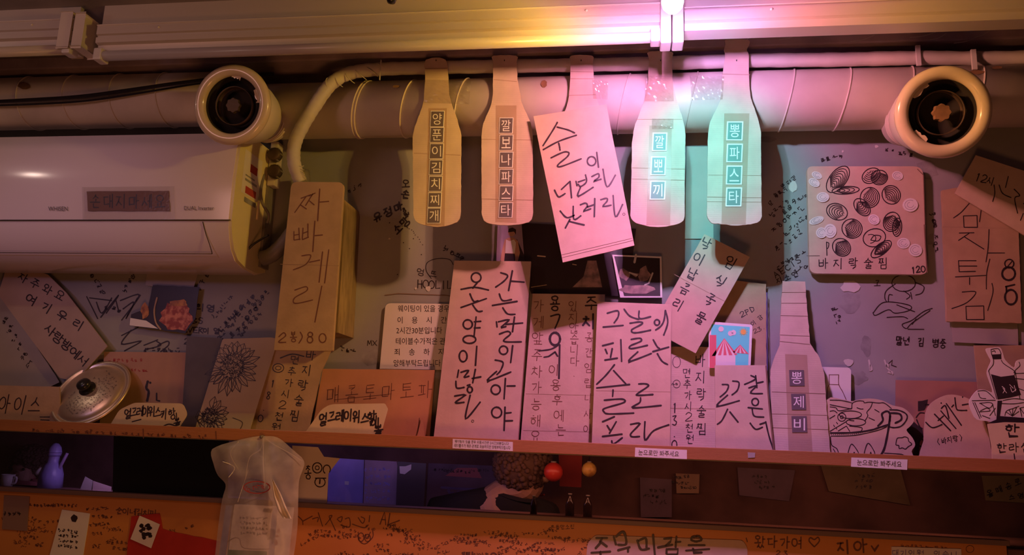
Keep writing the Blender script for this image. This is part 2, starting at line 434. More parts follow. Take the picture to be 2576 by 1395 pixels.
VV = {'ㅏ': [[(.3,0),(.3,1)],[(.3,.45),(.95,.43)]], 'ㅐ': [[(.15,.05),(.15,.95)],[(.15,.5),(.7,.47)],[(.72,0),(.72,1)]],
 'ㅑ': [[(.3,0),(.3,1)],[(.3,.34),(.9,.32)],[(.3,.62),(.9,.6)]], 'ㅒ': [[(.15,.05),(.15,.95)],[(.15,.36),(.7,.34)],[(.15,.62),(.7,.6)],[(.72,0),(.72,1)]],
 'ㅓ': [[(.7,0),(.7,1)],[(.1,.45),(.68,.43)]], 'ㅔ': [[(.5,.05),(.5,.95)],[(.02,.48),(.48,.45)],[(.85,0),(.85,1)]],
 'ㅕ': [[(.7,0),(.7,1)],[(.1,.34),(.68,.32)],[(.1,.62),(.68,.6)]], 'ㅖ': [[(.5,.05),(.5,.95)],[(.02,.36),(.48,.34)],[(.02,.62),(.48,.6)],[(.85,0),(.85,1)]],
 'ㅣ': [[(.5,0),(.48,1)]]}
HV = {'ㅗ': [[(.5,.05),(.48,.75)],[(.02,.82),(.98,.74)]], 'ㅛ': [[(.34,.1),(.34,.75)],[(.66,.08),(.66,.75)],[(.02,.82),(.98,.74)]],
 'ㅜ': [[(.02,.28),(.98,.2)],[(.5,.24),(.48,.98)]], 'ㅠ': [[(.02,.25),(.98,.18)],[(.34,.24),(.3,.95)],[(.66,.22),(.66,.95)]], 'ㅡ': [[(.02,.55),(.98,.45)]]}
MV = {'ㅘ': 'ㅗㅏ','ㅙ': 'ㅗㅐ','ㅚ': 'ㅗㅣ','ㅝ': 'ㅜㅓ','ㅞ': 'ㅜㅔ','ㅟ': 'ㅜㅣ','ㅢ': 'ㅡㅣ'}
CHO = 'ㄱㄲㄴㄷㄸㄹㅁㅂㅃㅅㅆㅇㅈㅉㅊㅋㅌㅍㅎ'; JUNG = 'ㅏㅐㅑㅒㅓㅔㅕㅖㅗㅘㅙㅚㅛㅜㅝㅞㅟㅠㅡㅢㅣ'
JONG = ['', *'ㄱㄲㄳㄴㄵㄶㄷㄹㄺㄻㄼㄽㄾㄿㅀㅁㅂㅄㅅㅆㅇㅈㅊㅋㅌㅍㅎ']
LAT = {'0': [O], '1': [[(.35,.2),(.55,0),(.5,1)]], '2': [[(.1,.25),(.4,0),(.8,.15),(.7,.45),(.08,.95),(.95,.9)]], '3': [[(.15,.08),(.75,.05),(.4,.42),(.85,.65),(.6,.95),(.1,.9)]],
 '4': [[(.55,0),(.1,.65),(.9,.6)],[(.65,.3),(.62,1)]], '5': [[(.85,.03),(.25,.05),(.2,.42),(.7,.4),(.85,.7),(.55,.97),(.1,.88)]], '6': [[(.7,0),(.2,.5),(.2,.85),(.5,1),(.8,.8),(.6,.55),(.25,.62)]],
 '8': [[(.75,.15),(.45,0),(.2,.2),(.75,.7),(.5,1),(.2,.8),(.75,.15)]], '9': [[(.8,.3),(.45,.5),(.2,.25),(.5,0),(.8,.2),(.7,1)]],
 '.': [[(.4,.92),(.5,.95)]], ',': [[(.5,.85),(.35,1.1)]], '(': [[(.7,0),(.4,.5),(.7,1)]], ')': [[(.3,0),(.6,.5),(.3,1)]], '/': [[(.8,0),(.2,1)]],
 'A': [[(.1,1),(.45,0),(.85,1)],[(.2,.6),(.75,.58)]], 'L': [[(.2,0),(.2,.95),(.9,.9)]], 'P': [[(.2,0),(.2,1)],[(.2,.05),(.8,.15),(.7,.45),(.2,.5)]], 'D': [[(.2,0),(.2,1)],[(.2,.02),(.85,.3),(.75,.8),(.2,.98)]],
 'E': [[(.85,.02),(.2,.05),(.2,.95),(.9,.92)],[(.2,.5),(.75,.48)]], 'B': [[(.2,0),(.2,1)],[(.2,.03),(.75,.2),(.2,.48),(.85,.75),(.2,.97)]], 'H': [[(.15,0),(.15,1)],[(.85,0),(.85,1)],[(.15,.5),(.85,.48)]],
 'I': [[(.5,0),(.5,1)]], 'N': [[(.15,1),(.15,0),(.85,1),(.85,0)]], 'V': [[(.1,.1),(.45,.95),(.9,0)]], 'X': [[(.1,0),(.9,1)],[(.9,0),(.1,1)]], 'O': [O], 'M': [[(.1,1),(.2,0),(.5,.7),(.8,0),(.9,1)]], 'Y': [[(.1,0),(.5,.5)],[(.9,0),(.4,1)]],
 'R': [[(.2,0),(.2,1)],[(.2,.05),(.8,.15),(.2,.5),(.85,1)]], 'C': [[(.85,.15),(.4,.05),(.12,.5),(.4,.95),(.88,.85)]], 'S': [[(.85,.12),(.4,.02),(.2,.3),(.75,.6),(.6,.95),(.12,.88)]], 'K': [[(.2,0),(.2,1)],[(.8,.05),(.25,.5),(.85,1)]], 'U': [[(.15,0),(.2,.85),(.75,.9),(.85,0)]],
 '♡': [[(.5,1),(.05,.45),(.15,.1),(.5,.3),(.85,.08),(.95,.45),(.5,1)]]}
def inbox(ss, x0, y0, x1, y1): return [[(x0 + x*(x1-x0), y0 + y*(y1-y0)) for x, y in s] for s in ss]
def glyph(ch):
    o = ord(ch) - 0xAC00
    if not (0 <= o < 11172): return LAT.get(ch, [])
    c, v, f = CHO[o//588], JUNG[(o % 588)//28], JONG[o % 28]
    out = []
    if v in VV:
        if f: out += inbox(CO[c], 0, .05, .55, .52) + inbox(VV[v], .58, 0, 1, .6) + inbox(CO[f], .18, .64, .92, 1)
        else: out += inbox(CO[c], 0, .14, .56, .80) + inbox(VV[v], .6, 0, 1, 1)
    elif v in HV:
        if f: out += inbox(CO[c], .2, 0, .8, .33) + inbox(HV[v], .02, .36, .98, .62) + inbox(CO[f], .2, .66, .82, 1)
        else: out += inbox(CO[c], .15, .02, .85, .5) + inbox(HV[v], 0, .52, 1, .98)
    else:
        a, b = MV[v]
        if f: out += inbox(CO[c], .05, 0, .52, .33) + inbox(HV[a], 0, .36, .6, .62) + inbox(VV[b], .64, 0, 1, .62) + inbox(CO[f], .2, .68, .88, 1)
        else: out += inbox(CO[c], .05, .02, .52, .45) + inbox(HV[a], 0, .5, .62, .88) + inbox(VV[b], .64, 0, 1, 1)
    return out
def hand(ink, ch, cx, cy, w, h=None, lw=3.0, rot=0, jit=.035, slant=0.0):
    h = h or w; r = math.radians(rot); c, s = math.cos(r), math.sin(r)
    for st in glyph(ch):
        dx, dy = R.uniform(-jit, jit), R.uniform(-jit, jit); pts = []
        for x, y in st:
            X = (x - .5 + dx + R.uniform(-jit, jit)*.5)*w; Y = (y - .5 + dy + R.uniform(-jit, jit)*.5)*h
            X -= slant*Y
            pts.append((cx + X*c - Y*s, cy + X*s + Y*c))
        ink.line(pts, lw, curve=len(pts) > 4)
def row(ink, text, x0, y0, x1, y1, size, lw=2.0, hsc=1.0, slant=0.0, rot=None):
    n = len(text)
    ang = math.degrees(math.atan2(y1-y0, x1-x0)) if rot is None else rot
    for i, ch in enumerate(text):
        t = i/(n-1) if n > 1 else 0
        if ch != ' ': hand(ink, ch, x0 + (x1-x0)*t, y0 + (y1-y0)*t, size, size*hsc, lw, ang, slant=slant)
JAMO = list('ㄱㄴㄷㄹㅁㅂㅅㅇㅈㅊㅋㅌㅍㅎ')
def scribble(ink, cx, cy, n, size, lw=1.4, rot=0, rnd=R):
    """illegible short marks, as in the picture"""
    r = math.radians(rot); c, s = math.cos(r), math.sin(r)
    for i in range(n):
        ox = (i - n/2)*size*1.02; oy = rnd.uniform(-.12, .12)*size
        for _ in range(3):
            g = CO[rnd.choice(JAMO)]; st = rnd.choice(g)
            a, b = rnd.uniform(-.5, .1)*size, rnd.uniform(-.5, .05)*size; k = rnd.uniform(.35, .6)*size
            pts = [(ox + a + x*k, oy + b + y*k) for x, y in st]
            ink.line([(cx + x*c - y*s, cy + x*s + y*c) for x, y in pts], lw)

# ---------------------------------------------------------------- printed letters
_tx = {}
def typeset(s):
    if s in _tx: return _tx[s]
    cu = bpy.data.curves.new('t', 'FONT'); cu.body = s; cu.resolution_u = 3
    o = bpy.data.objects.new('t', cu); C.objects.link(o)
    me = bpy.data.meshes.new_from_object(o.evaluated_get(bpy.context.evaluated_depsgraph_get()))
    vs = [(v.co.x, v.co.y) for v in me.vertices]; fs = [tuple(p.vertices) for p in me.polygons]
    C.objects.unlink(o); bpy.data.objects.remove(o); bpy.data.curves.remove(cu); bpy.data.meshes.remove(me)
    _tx[s] = (vs, fs); return _tx[s]
def printed(ink, s, x0, y0, x1, y1, rot=0, thick=0):
    """fit the text s into the box, turned by rot about its centre"""
    vs, fs = typeset(s)
    if not vs: return
    ax, bx = min(v[0] for v in vs), max(v[0] for v in vs); ay, by = min(v[1] for v in vs), max(v[1] for v in vs)
    cx, cy = (x0+x1)/2, (y0+y1)/2; r = math.radians(rot); c, sn = math.cos(r), math.sin(r); b0 = len(ink.v)
    for x, y in vs:
        X = (x-ax)/max(bx-ax, 1e-6)*(x1-x0) - (x1-x0)/2; Y = (by-y)/max(by-ay, 1e-6)*(y1-y0) - (y1-y0)/2
        ink.v.append(P(cx + X*c - Y*sn, cy + X*sn + Y*c, ink.pl))
    for f in fs: ink.f.append(tuple(b0 + i for i in reversed(f)))

# ---------------------------------------------------------------- solids
def tube_mesh(pts, rad, seg=14, smoothseg=6, rfun=None, cap=True):
    cs = resample([tuple(p) for p in pts], False, smoothseg) if smoothseg else [tuple(p) for p in pts]
    cs = [Vector(p) for p in cs]; n = len(cs); vs, fs = [], []
    nrm = None
    for i, p in enumerate(cs):
        d = (cs[min(i+1, n-1)] - cs[max(i-1, 0)]).normalized()
        if nrm is None: nrm = d.orthogonal().normalized()
        nrm = (nrm - d*nrm.dot(d)).normalized(); bn = d.cross(nrm)
        r = rad*(rfun(i, n) if rfun else 1)
        for k in range(seg):
            a = 2*math.pi*k/seg; vs.append(p + nrm*math.cos(a)*r + bn*math.sin(a)*r)
    for i in range(n-1):
        for k in range(seg):
            a, b = i*seg + k, i*seg + (k+1) % seg; fs.append((a, b, b+seg, a+seg))
    if cap: fs.append(tuple(reversed(range(seg)))); fs.append(tuple(range((n-1)*seg, n*seg)))
    return vs, fs
def tube(name, pts, rad, m, parent=None, **k):
    v, f = tube_mesh(pts, rad, **k); return link(name, v, f, m, parent, smooth=True)
def lathe(name, prof, org, axis, m, parent=None, seg=40, tilt=0, caps=True):
    """prof: (r, d) d measured along axis from org"""
    ax = Vector(axis).normalized(); u = ax.orthogonal().normalized(); w = ax.cross(u); vs, fs = [], []; n = len(prof)
    for r, d in prof:
        for k in range(seg):
            a = 2*math.pi*k/seg; vs.append(Vector(org) + ax*d + (u*math.cos(a) + w*math.sin(a))*r)
    for i in range(n-1):
        for k in range(seg):
            a, b = i*seg+k, i*seg+(k+1) % seg; fs.append((a, b, b+seg, a+seg))
    if caps and prof[0][0] > 1e-5: fs.append(tuple(reversed(range(seg))))
    if caps and prof[-1][0] > 1e-5: fs.append(tuple(range((n-1)*seg, n*seg)))
    o = link(name, vs, fs, m, parent, smooth=True)
    bm = bmesh.new(); bm.from_mesh(o.data); bmesh.ops.remove_doubles(bm, verts=bm.verts, dist=1e-6); bmesh.ops.recalc_face_normals(bm, faces=bm.faces); bm.to_mesh(o.data); bm.free(); o.data.shade_smooth()
    return o
def extrude_x(name, prof, x0, x1, m, parent=None, smooth=False, seg=1, dz=None, bev=0):
    """closed profile of (y, z), swept along x"""
    n = len(prof); vs, fs = [], []
    for i in range(seg+1):
        x = x0 + (x1-x0)*i/seg
        vs += [Vector((x, y, z)) for y, z in prof]
    for i in range(seg):
        for k in range(n):
            a, b = i*n+k, i*n+(k+1) % n; fs.append((a, b, b+n, a+n))
    tris = tessellate_polygon([[Vector((p[0], p[1], 0)) for p in prof]])
    for a, b, c in tris: fs.append((a, b, c)); fs.append((seg*n+a, seg*n+c, seg*n+b))
    o = link(name, vs, fs, m, parent)
    bm = bmesh.new(); bm.from_mesh(o.data); bmesh.ops.recalc_face_normals(bm, faces=bm.faces)
    bm.to_mesh(o.data); bm.free()
    if smooth: o.data.shade_smooth(); o.data.set_sharp_from_angle(angle=math.radians(35))
    return o

# ================================================================ the room
ZCEIL = P(850, -8, -.40).z
LIPY = -.145
lipT = P(1290, 1105, LIPY).z; lipB = P(1290, 1136, LIPY).z
ZSH = lipT - .009                      # the shelf's upper face
ZBT = P(1290, 1304, -.014).z           # top of the plywood board
XL, XR = -2.3, 1.35
structure(box('wall_back', (XL, 0, lipB-.006), (XR, .02, ZCEIL), PLASTER, b=0))
structure(box('ceiling', (XL, -3.2, ZCEIL), (XR+.6, .05, ZCEIL+.05), CEIL, b=0))
low = structure(box('wall_lower', (XL, 0, .6), (XR, .05, ZBT-.01), BACKW, b=0))
structure(box('wall_inner', (XL-.4, .50, .9), (XR+.4, .54, 2.0), BACKW, b=0))
structure(box('wall_beam', (XL-.4, .02, 1.80), (XR+.4, .50, 1.84), BACKW, b=0))
win = structure(box('window_1', (XL, .012, ZBT-.008), (XR, .016, lipB-.004), GLASS, b=0))
tr = structure(box('trim_1', (XL, -.022, ZBT), (P(2535, 1300, -.02).x, .004, ZBT+.012), TRIMM, b=.002))

# wall marks
wall = bpy.data.objects['wall_back']
wi = Ink(0.0, .0008)
row(wi, '오', 1021, 462, 1021, 462, 20, 3); row(wi, '손', 1020, 488, 1022, 518, 22, 4, rot=8); scribble(wi, 1022, 540, 2, 14, 3.5, 80)
row(wi, '유정마', 950, 545, 1002, 520, 22, 4, slant=.2); row(wi, '소망', 1000, 575, 1018, 558, 22, 4)
wi.line([(1085,700),(1072,680),(1075,660),(1100,650),(1130,652),(1140,665)], 2, True)
row(wi, '엉뜨', 1058, 684, 1090, 690, 18, 2); row(wi, 'HOOLIL', 1056, 714, 1130, 716, 15, 2.4, hsc=1.4)
wi.line([(1140,640),(1160,650),(1150,665),(1163,655)], 2)
for a, b, c_, d_ in ((1150,640,4,30),(1970,480,5,-38),(2010,500,6,-38),(1985,545,6,-38),(2010,560,5,-38),(1990,600,5,-38)): scribble(wi, a, b, c_, 16, 2.2, d_)
row(wi, 'AECIS', 1953, 690, 2008, 655, 15, 2.2); row(wi, '지소연', 1960, 705, 2000, 690, 15, 2.2); scribble(wi, 2020, 672, 3, 15, 2, -30)
row(wi, '말년 김 병중', 2262, 856, 2372, 864, 17, 2.8, hsc=1.3); row(wi, '고', 2207, 712, 2208, 712, 16, 2)
fr = crop(1676, 450, 2.8467)
traced(wi, fr, [('o',1700,745,85,60), [(1640,750),(1575,800),(1565,850),(1580,880)], [(1785,740),(1845,770),(1830,815),(1785,830)],
  [(1590,880),(1595,830),(1620,830)], [(1700,800),(1745,835),(1720,860)], [(1750,810),(1760,860)], [(1480,960),(1540,890),(1620,880),(1745,905),(1740,940),(1640,960),(1590,935),(1500,975),(1480,955)],
  [(1580,990),(1690,985),(1730,1000)], [(1650,900),(1780,950)], [(1905,925),(1840,950),(1760,1010),(1690,1040),(1720,1070),(1760,1030),(1890,940)], [(1730,1075),(1845,1075)], [(1760,1040),(1790,1000)]], 2.4)
fr = crop(0, 450, 2.8467)
traced(wi, fr, [[(620,840),(700,1000)], [(640,850),(800,870)], [(690,880),(730,960),(800,850)], [(720,990),(850,830),(760,960)], [(860,870),(1000,830),(870,1010)], [(830,870),(850,950)],
  [(880,930),(960,880),(900,1000),(985,850)], [(870,1120),(990,1060)], [(940,1080),(870,1180),(1010,1160),(890,1230)], [(1030,1190),(1130,1150)], [(1040,1220),(1150,1190),(1120,1160)], [(1130,1190),(1200,1160),(1205,1190),(1150,1235)]], 3)
row(wi, '희영', 503, 773, 530, 775, 19, 3); row(wi, 'EBS', 475, 805, 505, 806, 15, 2.4); row(wi, 'NEVER이 열', 452, 828, 545, 832, 15, 2.6); row(wi, '24.9.6', 470, 858, 520, 860, 15, 2.4)
for a, b, d_ in ((600,790,-50),(612,815,-48),(600,840,-30),(640,775,-45),(620,760,-40),(580,800,-45)): scribble(wi, a, b, 4, 17, 3, d_)
row(wi, 'MX L', 930, 862, 968, 862, 13, 1.6); scribble(wi, 515, 700, 3, 18, 2.4, -60)
wi.line([(1340,590),(1352,615),(1348,640)], 1.4); wi.line([(2228,920),(2245,905),(2243,918),(2255,922)], 2)
for px, py in ((980,560),(1040,600),(1060,640),(1015,610),(1030,625),(1000,690)): wi.dot(px, py, 1.6)
for i in range(14): wi.dot(1010 + i*4 + R.uniform(-2, 2), 568 + i*i*.28, 1.3)
for a, b, c_, d_ in ((565,765,5,-50),(640,800,4,-40),(560,835,4,-45),(660,745,4,-40),(470,720,4,-20),(330,700,5,-60),(250,720,4,60),(290,780,3,20),(415,880,6,0),(655,860,3,-20),
                     (1965,520,4,-38),(1990,455,3,-38),(2005,640,4,-35),(1975,660,3,-35),(2350,560,3,80),(2355,620,3,80),(2100,395,4,-15),(2270,385,5,10),(2110,800,3,70),(1500,560,4,10),(900,470,3,-30),(880,880,3,10)): scribble(wi, a, b, c_, 15, 2.2, d_)
wi.build('handwriting', INK, wall)
pk = Ink(0.0, .0015)
for pts in ([(968,742),(1000,738),(1120,742),(1138,745)],): pk.line(pts, 2)
pk.build('crack', EDGE, wall)
pw = Ink(0.0, .0018)
def blob(ink, cx, cy, rx, ry, n=11, rnd=R): ink.fill([(cx + rx*math.cos(i*6.2832/n)*rnd.uniform(.7, 1.15), cy + ry*math.sin(i*6.2832/n)*rnd.uniform(.7, 1.15)) for i in range(n)])
for q in ((1077,725,7,7),(1046,725,3,3),(2138,720,24,16),(2190,925,5,9),(2232,920,4,8),(2240,935,8,4),(1758,443,4,5),(2205,368,5,4),(2120,380,3,3),(980,600,3,3),(2135,910,14,10),(1995,470,12,14)): blob(pw, *q)
pw.line([(2186,905),(2190,930)], 5); pw.line([(2225,905),(2232,925),(2246,940)], 4)
pw.build('paint_chip', PATCH, wall)
dm = Ink(0.0, .0005)
for q in ((935,900,30,22),(2140,760,32,26),(2180,870,14,26),(2090,440,40,25),(2330,430,30,26),(2160,950,25,18),(2345,600,14,18),(1925,350,30,8)): blob(dm, *q, n=16)
dm.build('smudge', DIRT, wall)
# a paler strip of colour laid on the wall between the fourth and fifth bottles
tag(slab('pale_wall_strip', [(1728,368),(1792,368),(1795,600),(1722,600)], -.004, .004, mat('pale_strip', (.52,.50,.44), .8, noise=.1)), 'narrow pale strip on the wall between two bottle-shaped signs under the duct', 'panel')

# ---------------------------------------------------------------- ceiling fixtures
FY0, FY1 = -.42, -.37
def fixture(xa, xb, zt, label, name='tube_light_fitting', tubes=True, drop=1.0):
    """stepped aluminium housing with one frosted tube under it"""
    g = empty(name, ((xa+xb)/2, (FY0+FY1)/2, zt - .1), label, 'light fitting', 'unlit tube light fittings in a line under the ceiling')
    z0 = ZCEIL
    steps = [(FY1, z0), (FY0+.015, z0), (FY0+.015, zt-.008), (FY0, zt-.012), (FY0, zt-.034), (FY0+.006, zt-.036), (FY0+.006, zt-.040), (FY0+.001, zt-.042), (FY0+.001, zt-.056),
             (FY0+.012, zt-.058), (FY0+.014, zt-.075), (FY1, zt-.075)]
    if not tubes:
        zA, zB, zC = Zf(1722, 27), Zf(1722, 52), Zf(1722, 73)
        steps = [(FY1, z0), (FY0+.02, z0), (FY0+.02, zA+.005), (FY0, zA), (FY0, zB), (FY0+.008, zB-.003), (FY0+.008, zC), (FY1, zC)]; zt = zA + .018
    extrude_x('housing', steps, xa, xb, FIX, g)
    extrude_x('rail', [(FY0-.002, zt-.010), (FY0-.002, zt-.0125), (FY0+.001, zt-.0125), (FY0+.001, zt-.010)], xa, xb, METAL, g)
    if tubes:
        zc_ = zt - .086
        tube('glass_tube', [(xa+.020, FY0+.012, zc_), (xb-.022, FY0+.012, zc_)], .0125, TUBEM, g, smoothseg=0, seg=20)
        tube('pin', [(xb-.024, FY0+.012, zc_), (xb-.004, FY0+.012, zc_)], .004, ENDC, g, smoothseg=0, seg=8)
    for x, s in ((xa, 1), (xb, -1)) if tubes else ():
        box('end_cap', (min(x, x+s*.022) if tubes else x-.008, FY0-.002, zt-.101), (max(x, x+s*.022) if tubes else x+.008, FY0+.030, zt-.070), ENDC, g, b=.004)
    for k in (.12, .88):
        x = xa + (xb-xa)*k; lathe('screw', [(0, .003), (.003, .002), (.0035, 0)], (x, FY0+.0005, zt-.022), (0, -1, 0), METAL, g, seg=10)
    return g
def Zf(px, py): return P(px, py, FY0).z
xA = P(240, 100, FY0).x; xB = P(1662, 60, FY0).x; xC = P(1722, 60, FY0).x
ztm = Zf(1640, 3) + .006
fixture(xA, xB, ztm, 'long middle tube fitting with frosted tube, its end beside the glowing bulb')
fixture(XL, P(186, 60, FY0).x, ztm + .020, 'short left tube fitting ending above the left ring diffuser')
g = fixture(xC, XR+.3, ztm - .018, 'right-hand tube housing with pink lit face, no tube showing', tubes=False)
# pair of white end holders under the bulb
for i, (a, b) in enumerate(((1661, 1688), (1691, 1719))):
    e = box('lamp_holder', (P(a, 60, FY0).x, FY0-.012, Zf(1690, 113)), (P(b, 60, FY0).x, FY0+.03, Zf(1690, -20)), ENDC, b=.003)
    tag(e, ('white lamp holder block at the left directly under the bulb', 'white lamp holder block at the right directly under the bulb')[i], 'lamp holder', 'white lamp holders under the bulb')
# joint boxes on the left
g = empty('joint_box', P(205, 100, FY0), 'boxy cream joint between the two left tube fittings', 'connector')
box('body', P(168, 118, FY0-.006), P(196, 60, FY1), METAL, g, b=.003)
box('cover', P(199, 116, FY0-.010), P(236, 66, FY1), METAL, g, b=.005)
# the bulb
g = empty('party_bulb', LP + Vector((0, 0, .05)), 'glowing white colour-changing bulb at the top edge under the ceiling', 'light bulb')
lathe('globe', [(0, -.022), (.010, -.019), (.018, -.010), (.0205, 0), (.0195, .008), (.016, .016)], LP, (0, 0, 1), BULBM, g, seg=24)
lathe('socket', [(.016, .016), (.022, .018), (.024, .045), (.018, .055), (.018, max(.06, ZCEIL - LP.z))], LP, (0, 0, 1), ENDC, g, seg=24)
# dark knob on the ceiling
kp = P(985, -4, -.62)
g = empty('ceiling_sensor', (kp.x, kp.y, ZCEIL-.02), 'small round dark sensor hanging from the ceiling at the top edge', 'sensor')
lathe('dome', [(0, -.012), (.008, -.009), (.0115, 0), (.010, .008), (.006, .014)], kp, (0, 0, 1), BLACKP, g, seg=20)
lathe('stem', [(.006, .013), (.006, max(.02, ZCEIL-kp.z))], kp, (0, 0, 1), GREYP, g, seg=12)
# beam behind the fittings
bz = P(1900, 116, -.16).z
bm_ = structure(box('trim_2', (XL, -.16, bz), (XR, 0, ZCEIL), mat('beam_paint', (.46, .37, .42), .45, noise=.3, nscale=9, bump=.2), b=.004))
sc_ = Ink(-.16, .0008)
for a, b, c_ in ((2140,116,60),(2290,106,70),(2340,112,40),(1940,100,40),(1960,112,50),(2060,95,30),(2400,120,60),(1860,118,30),(2450,105,40)): sc_.line([(a, b-12), (a+c_*.5, b-16), (a+c_, b-28)], 1.3, True)
sc_.build('scratch', PATCH, bm_)

# ---------------------------------------------------------------- duct
DY, DR = -.097, .0755
zd = (P(1000, 195, DY).z + P(1000, 340, DY).z)/2
zd = (P(1000, 195, DY-.02).z + P(1000, 340, DY-.02).z)/2
g = empty('spiral_duct', (0, DY, zd-DR), 'long cream painted round air duct running along the wall top', 'duct')
def ductr(i, n): return 1
nseg = 90; vs = []; 
zl = P(150, 259, DY).z; xj = P(640, 262, DY).x
tube('duct_body', [(xj-.02, DY, zd), (XR+.2, DY, zd)], DR, DUCT, g, smoothseg=0, seg=64)
tube('duct_body', [(XL, DY, zl), (xj-.12, DY, zl), (xj-.07, DY, zl), (xj-.03, DY, zd), (xj+.0, DY, zd)], DR*.99, DUCT, g, smoothseg=8, seg=64)
def hoop(name, x, lean, rr=.0022, R_=DR, m=DUCT, parent=g):
    zd_ = zd if x > xj-.05 else zl
    pts = [(x + lean*math.sin(a)*R_*.5, DY + math.cos(a)*R_*1.006, zd_ + math.sin(a)*R_*1.006) for a in [2*math.pi*k/40 for k in range(41)]]
    v, f = tube_mesh(pts, rr, seg=6, smoothseg=0, cap=False); return link(name, v, f, m, parent, smooth=True)
for px in (35, 150, 268, 385, 890, 1013, 1150, 1430, 1570, 1745, 1995, 2140, 2300, 2480): hoop('seam', P(px, 262, DY-DR).x, .45 if px > 800 else -.12)
hoop('seam', P(898, 262, DY-DR).x, .45)
for px, py, rx, ry in ((70,222,17,8),(1370,218,9,9),(2450,190,20,5),(2500,180,14,4),(1000,225,10,3)):
    rs = Ink(0); pts = []
    for i in range(14):
        a = i*.4488; x, y = px + rx*math.cos(a)*R.uniform(.7, 1.1), py + ry*math.sin(a)*R.uniform(.7, 1.1)
        zq = zd if x > 640 else zl; w = P(x, y, DY); s = max(-.98, min(.98, (w.z-zq)/DR/1.04)); q = P(x, y, DY - DR*math.sqrt(1-s*s)); s = max(-.99, min(.99, (q.z-zq)/DR))
        pts.append(Vector((q.x, DY - (DR+.0018)*math.sqrt(1-s*s), zq + s*(DR+.0018))))
    link('stain', pts, [tuple(range(len(pts)))], RUST, g)
# left and right ring diffusers
def diffuser(px, py, label, yr=-.325, rr=.100, mirror=False):
    c = P(px, py, yr); hub = Vector((c.x, DY-.02, zd - .002))
    ax = Vector((c.x, yr, c.z)) - hub; ax = (ax.normalized() + Vector((0.0, -1.2, -.05))).normalized()
    e = empty('ring_diffuser', (c.x, c.y, c.z-rr), label, 'air diffuser', 'ring diffusers on the duct')
    # neck and bell
    L = (c - hub).length
    lathe('bell', [(.052, -L), (.054, -.165), (.062, -.150), (.073, -.125), (.081, -.09), (.085, -.055), (.085, -.03), (.080, -.012)], c, ax, DUCT, e, seg=48, caps=False)
    for k in (-.178, -.188, -.198): lathe('collar', [(.0555, k-.003), (.0585, k), (.0555, k+.003)], c, ax, DUCT, e, seg=40, caps=False)
    # rolled rim
    prof = []
    for k in range(17):
        a = math.pi*2*k/16; prof.append((rr - .0145 + .0145*math.cos(a), .0135*math.sin(a) - .008))
    lathe('rim', prof, c, ax, RINGM, e, seg=56, caps=False)
    lathe('throat', [(rr-.029, -.010), (rr-.030, -.042), (.0, -.043)], c, ax, DARK, e, seg=40, caps=False)
    lathe('inner_ring', [(.046, -.016), (.0478, -.012), (.0478, -.034), (.046, -.034)], c, ax, DARKM, e, seg=40, caps=False)
    # petal shaped knob
    u = ax.orthogonal().normalized(); w = ax.cross(u); pts = []; n = 32
    for d, s in ((-.012, 1), (-.003, .92)):
        for k in range(n):
            a = 2*math.pi*k/n; r_ = (.0185 + .0016*math.cos(8*a))*s; pts.append(c + ax*(d-.006) + (u*math.cos(a) + w*math.sin(a))*r_)
    kf = [(k, (k+1) % n, n+(k+1) % n, n+k) for k in range(n)] + [tuple(range(n, 2*n))]
    link('knob', pts, kf, RUST if mirror else DARKM, e)
    tube('knob_stem', [c + ax*(-.012), c + ax*(-.04)], .006, DARKM, e, smoothseg=0, seg=10)
    # flaked paint on the throat edge
    for a0 in ((2.4, .5), (3.6, .35)) if not mirror else ((-.2, .5), (4.4, .6)):
        vv = []
        for k in range(7):
            a = a0[0] + a0[1]*k/6; vv.append(c + ax*(-.006) + (u*math.cos(a) + w*math.sin(a))*(rr-.028))
        for k in range(6, -1, -1):
            a = a0[0] + a0[1]*k/6; vv.append(c + ax*(-.005) + (u*math.cos(a) + w*math.sin(a))*(rr - .031 - R.uniform(0, .008)))
        link('paint_flake', vv, [tuple(range(len(vv)))], RINGM, e)
    return e
diffuser(581, 262, 'left ring-shaped cream diffuser with a dark hollow centre, beside the air conditioner')
diffuser(2375, 281, 'right ring-shaped yellowish diffuser with dark hollow centre, above the fried snack signs', rr=.0985, mirror=True)
# black cable
tag(tube('black_cable', [P(-60, 258, -.19), P(60, 252, -.19), P(200, 243, -.19), P(330, 226, -.19), P(420, 213, -.2), P(500, 203, -.2), P(600, 190, -.17), P(690, 186, -.15)], .0052, CABLE), 'thick black cable sagging across the duct to the left diffuser', 'cable')
tag(tube('black_cable', [P(-60, 266, -.178), P(80, 262, -.178), P(230, 252, -.18), P(400, 226, -.18), P(500, 210, -.18), P(620, 196, -.17)], .0028, CABLE), 'thinner dark cable hanging just below the thick black cable', 'cable')
# insulated pipe
def wrapr(i, n): return 1 + .035*math.sin(i*2.1) + .02*math.sin(i*5.3)
g = empty('wrapped_pipe', P(745, 450, -.12), 'white tape-wrapped pipe running above the duct and bending down on the left', 'pipe')
hp = [P(2700, 140, -.13), P(2500, 147, -.14), P(2300, 146, -.15), P(2100, 150, -.155), P(1900, 152, -.155), P(1700, 158, -.15), P(1500, 163, -.15), P(1300, 166, -.15), P(1100, 170, -.155), P(960, 174, -.17), P(880, 184, -.19), P(832, 212, -.205), P(795, 262, -.205), P(765, 310, -.205), P(742, 360, -.20), P(740, 410, -.19), P(755, 455, -.165)]
tube('pipe_body', hp, .0172, WRAP, g, smoothseg=10, seg=16, rfun=wrapr)
for px, py, y_, a in ((957,176,-.17,0), (2310,140,-.15,0), (2450,150,-.15,0)): box('tie', P(px-3, py+24, y_-.022), P(px+3, py-24, y_-.016), ENDC, g, b=.001)
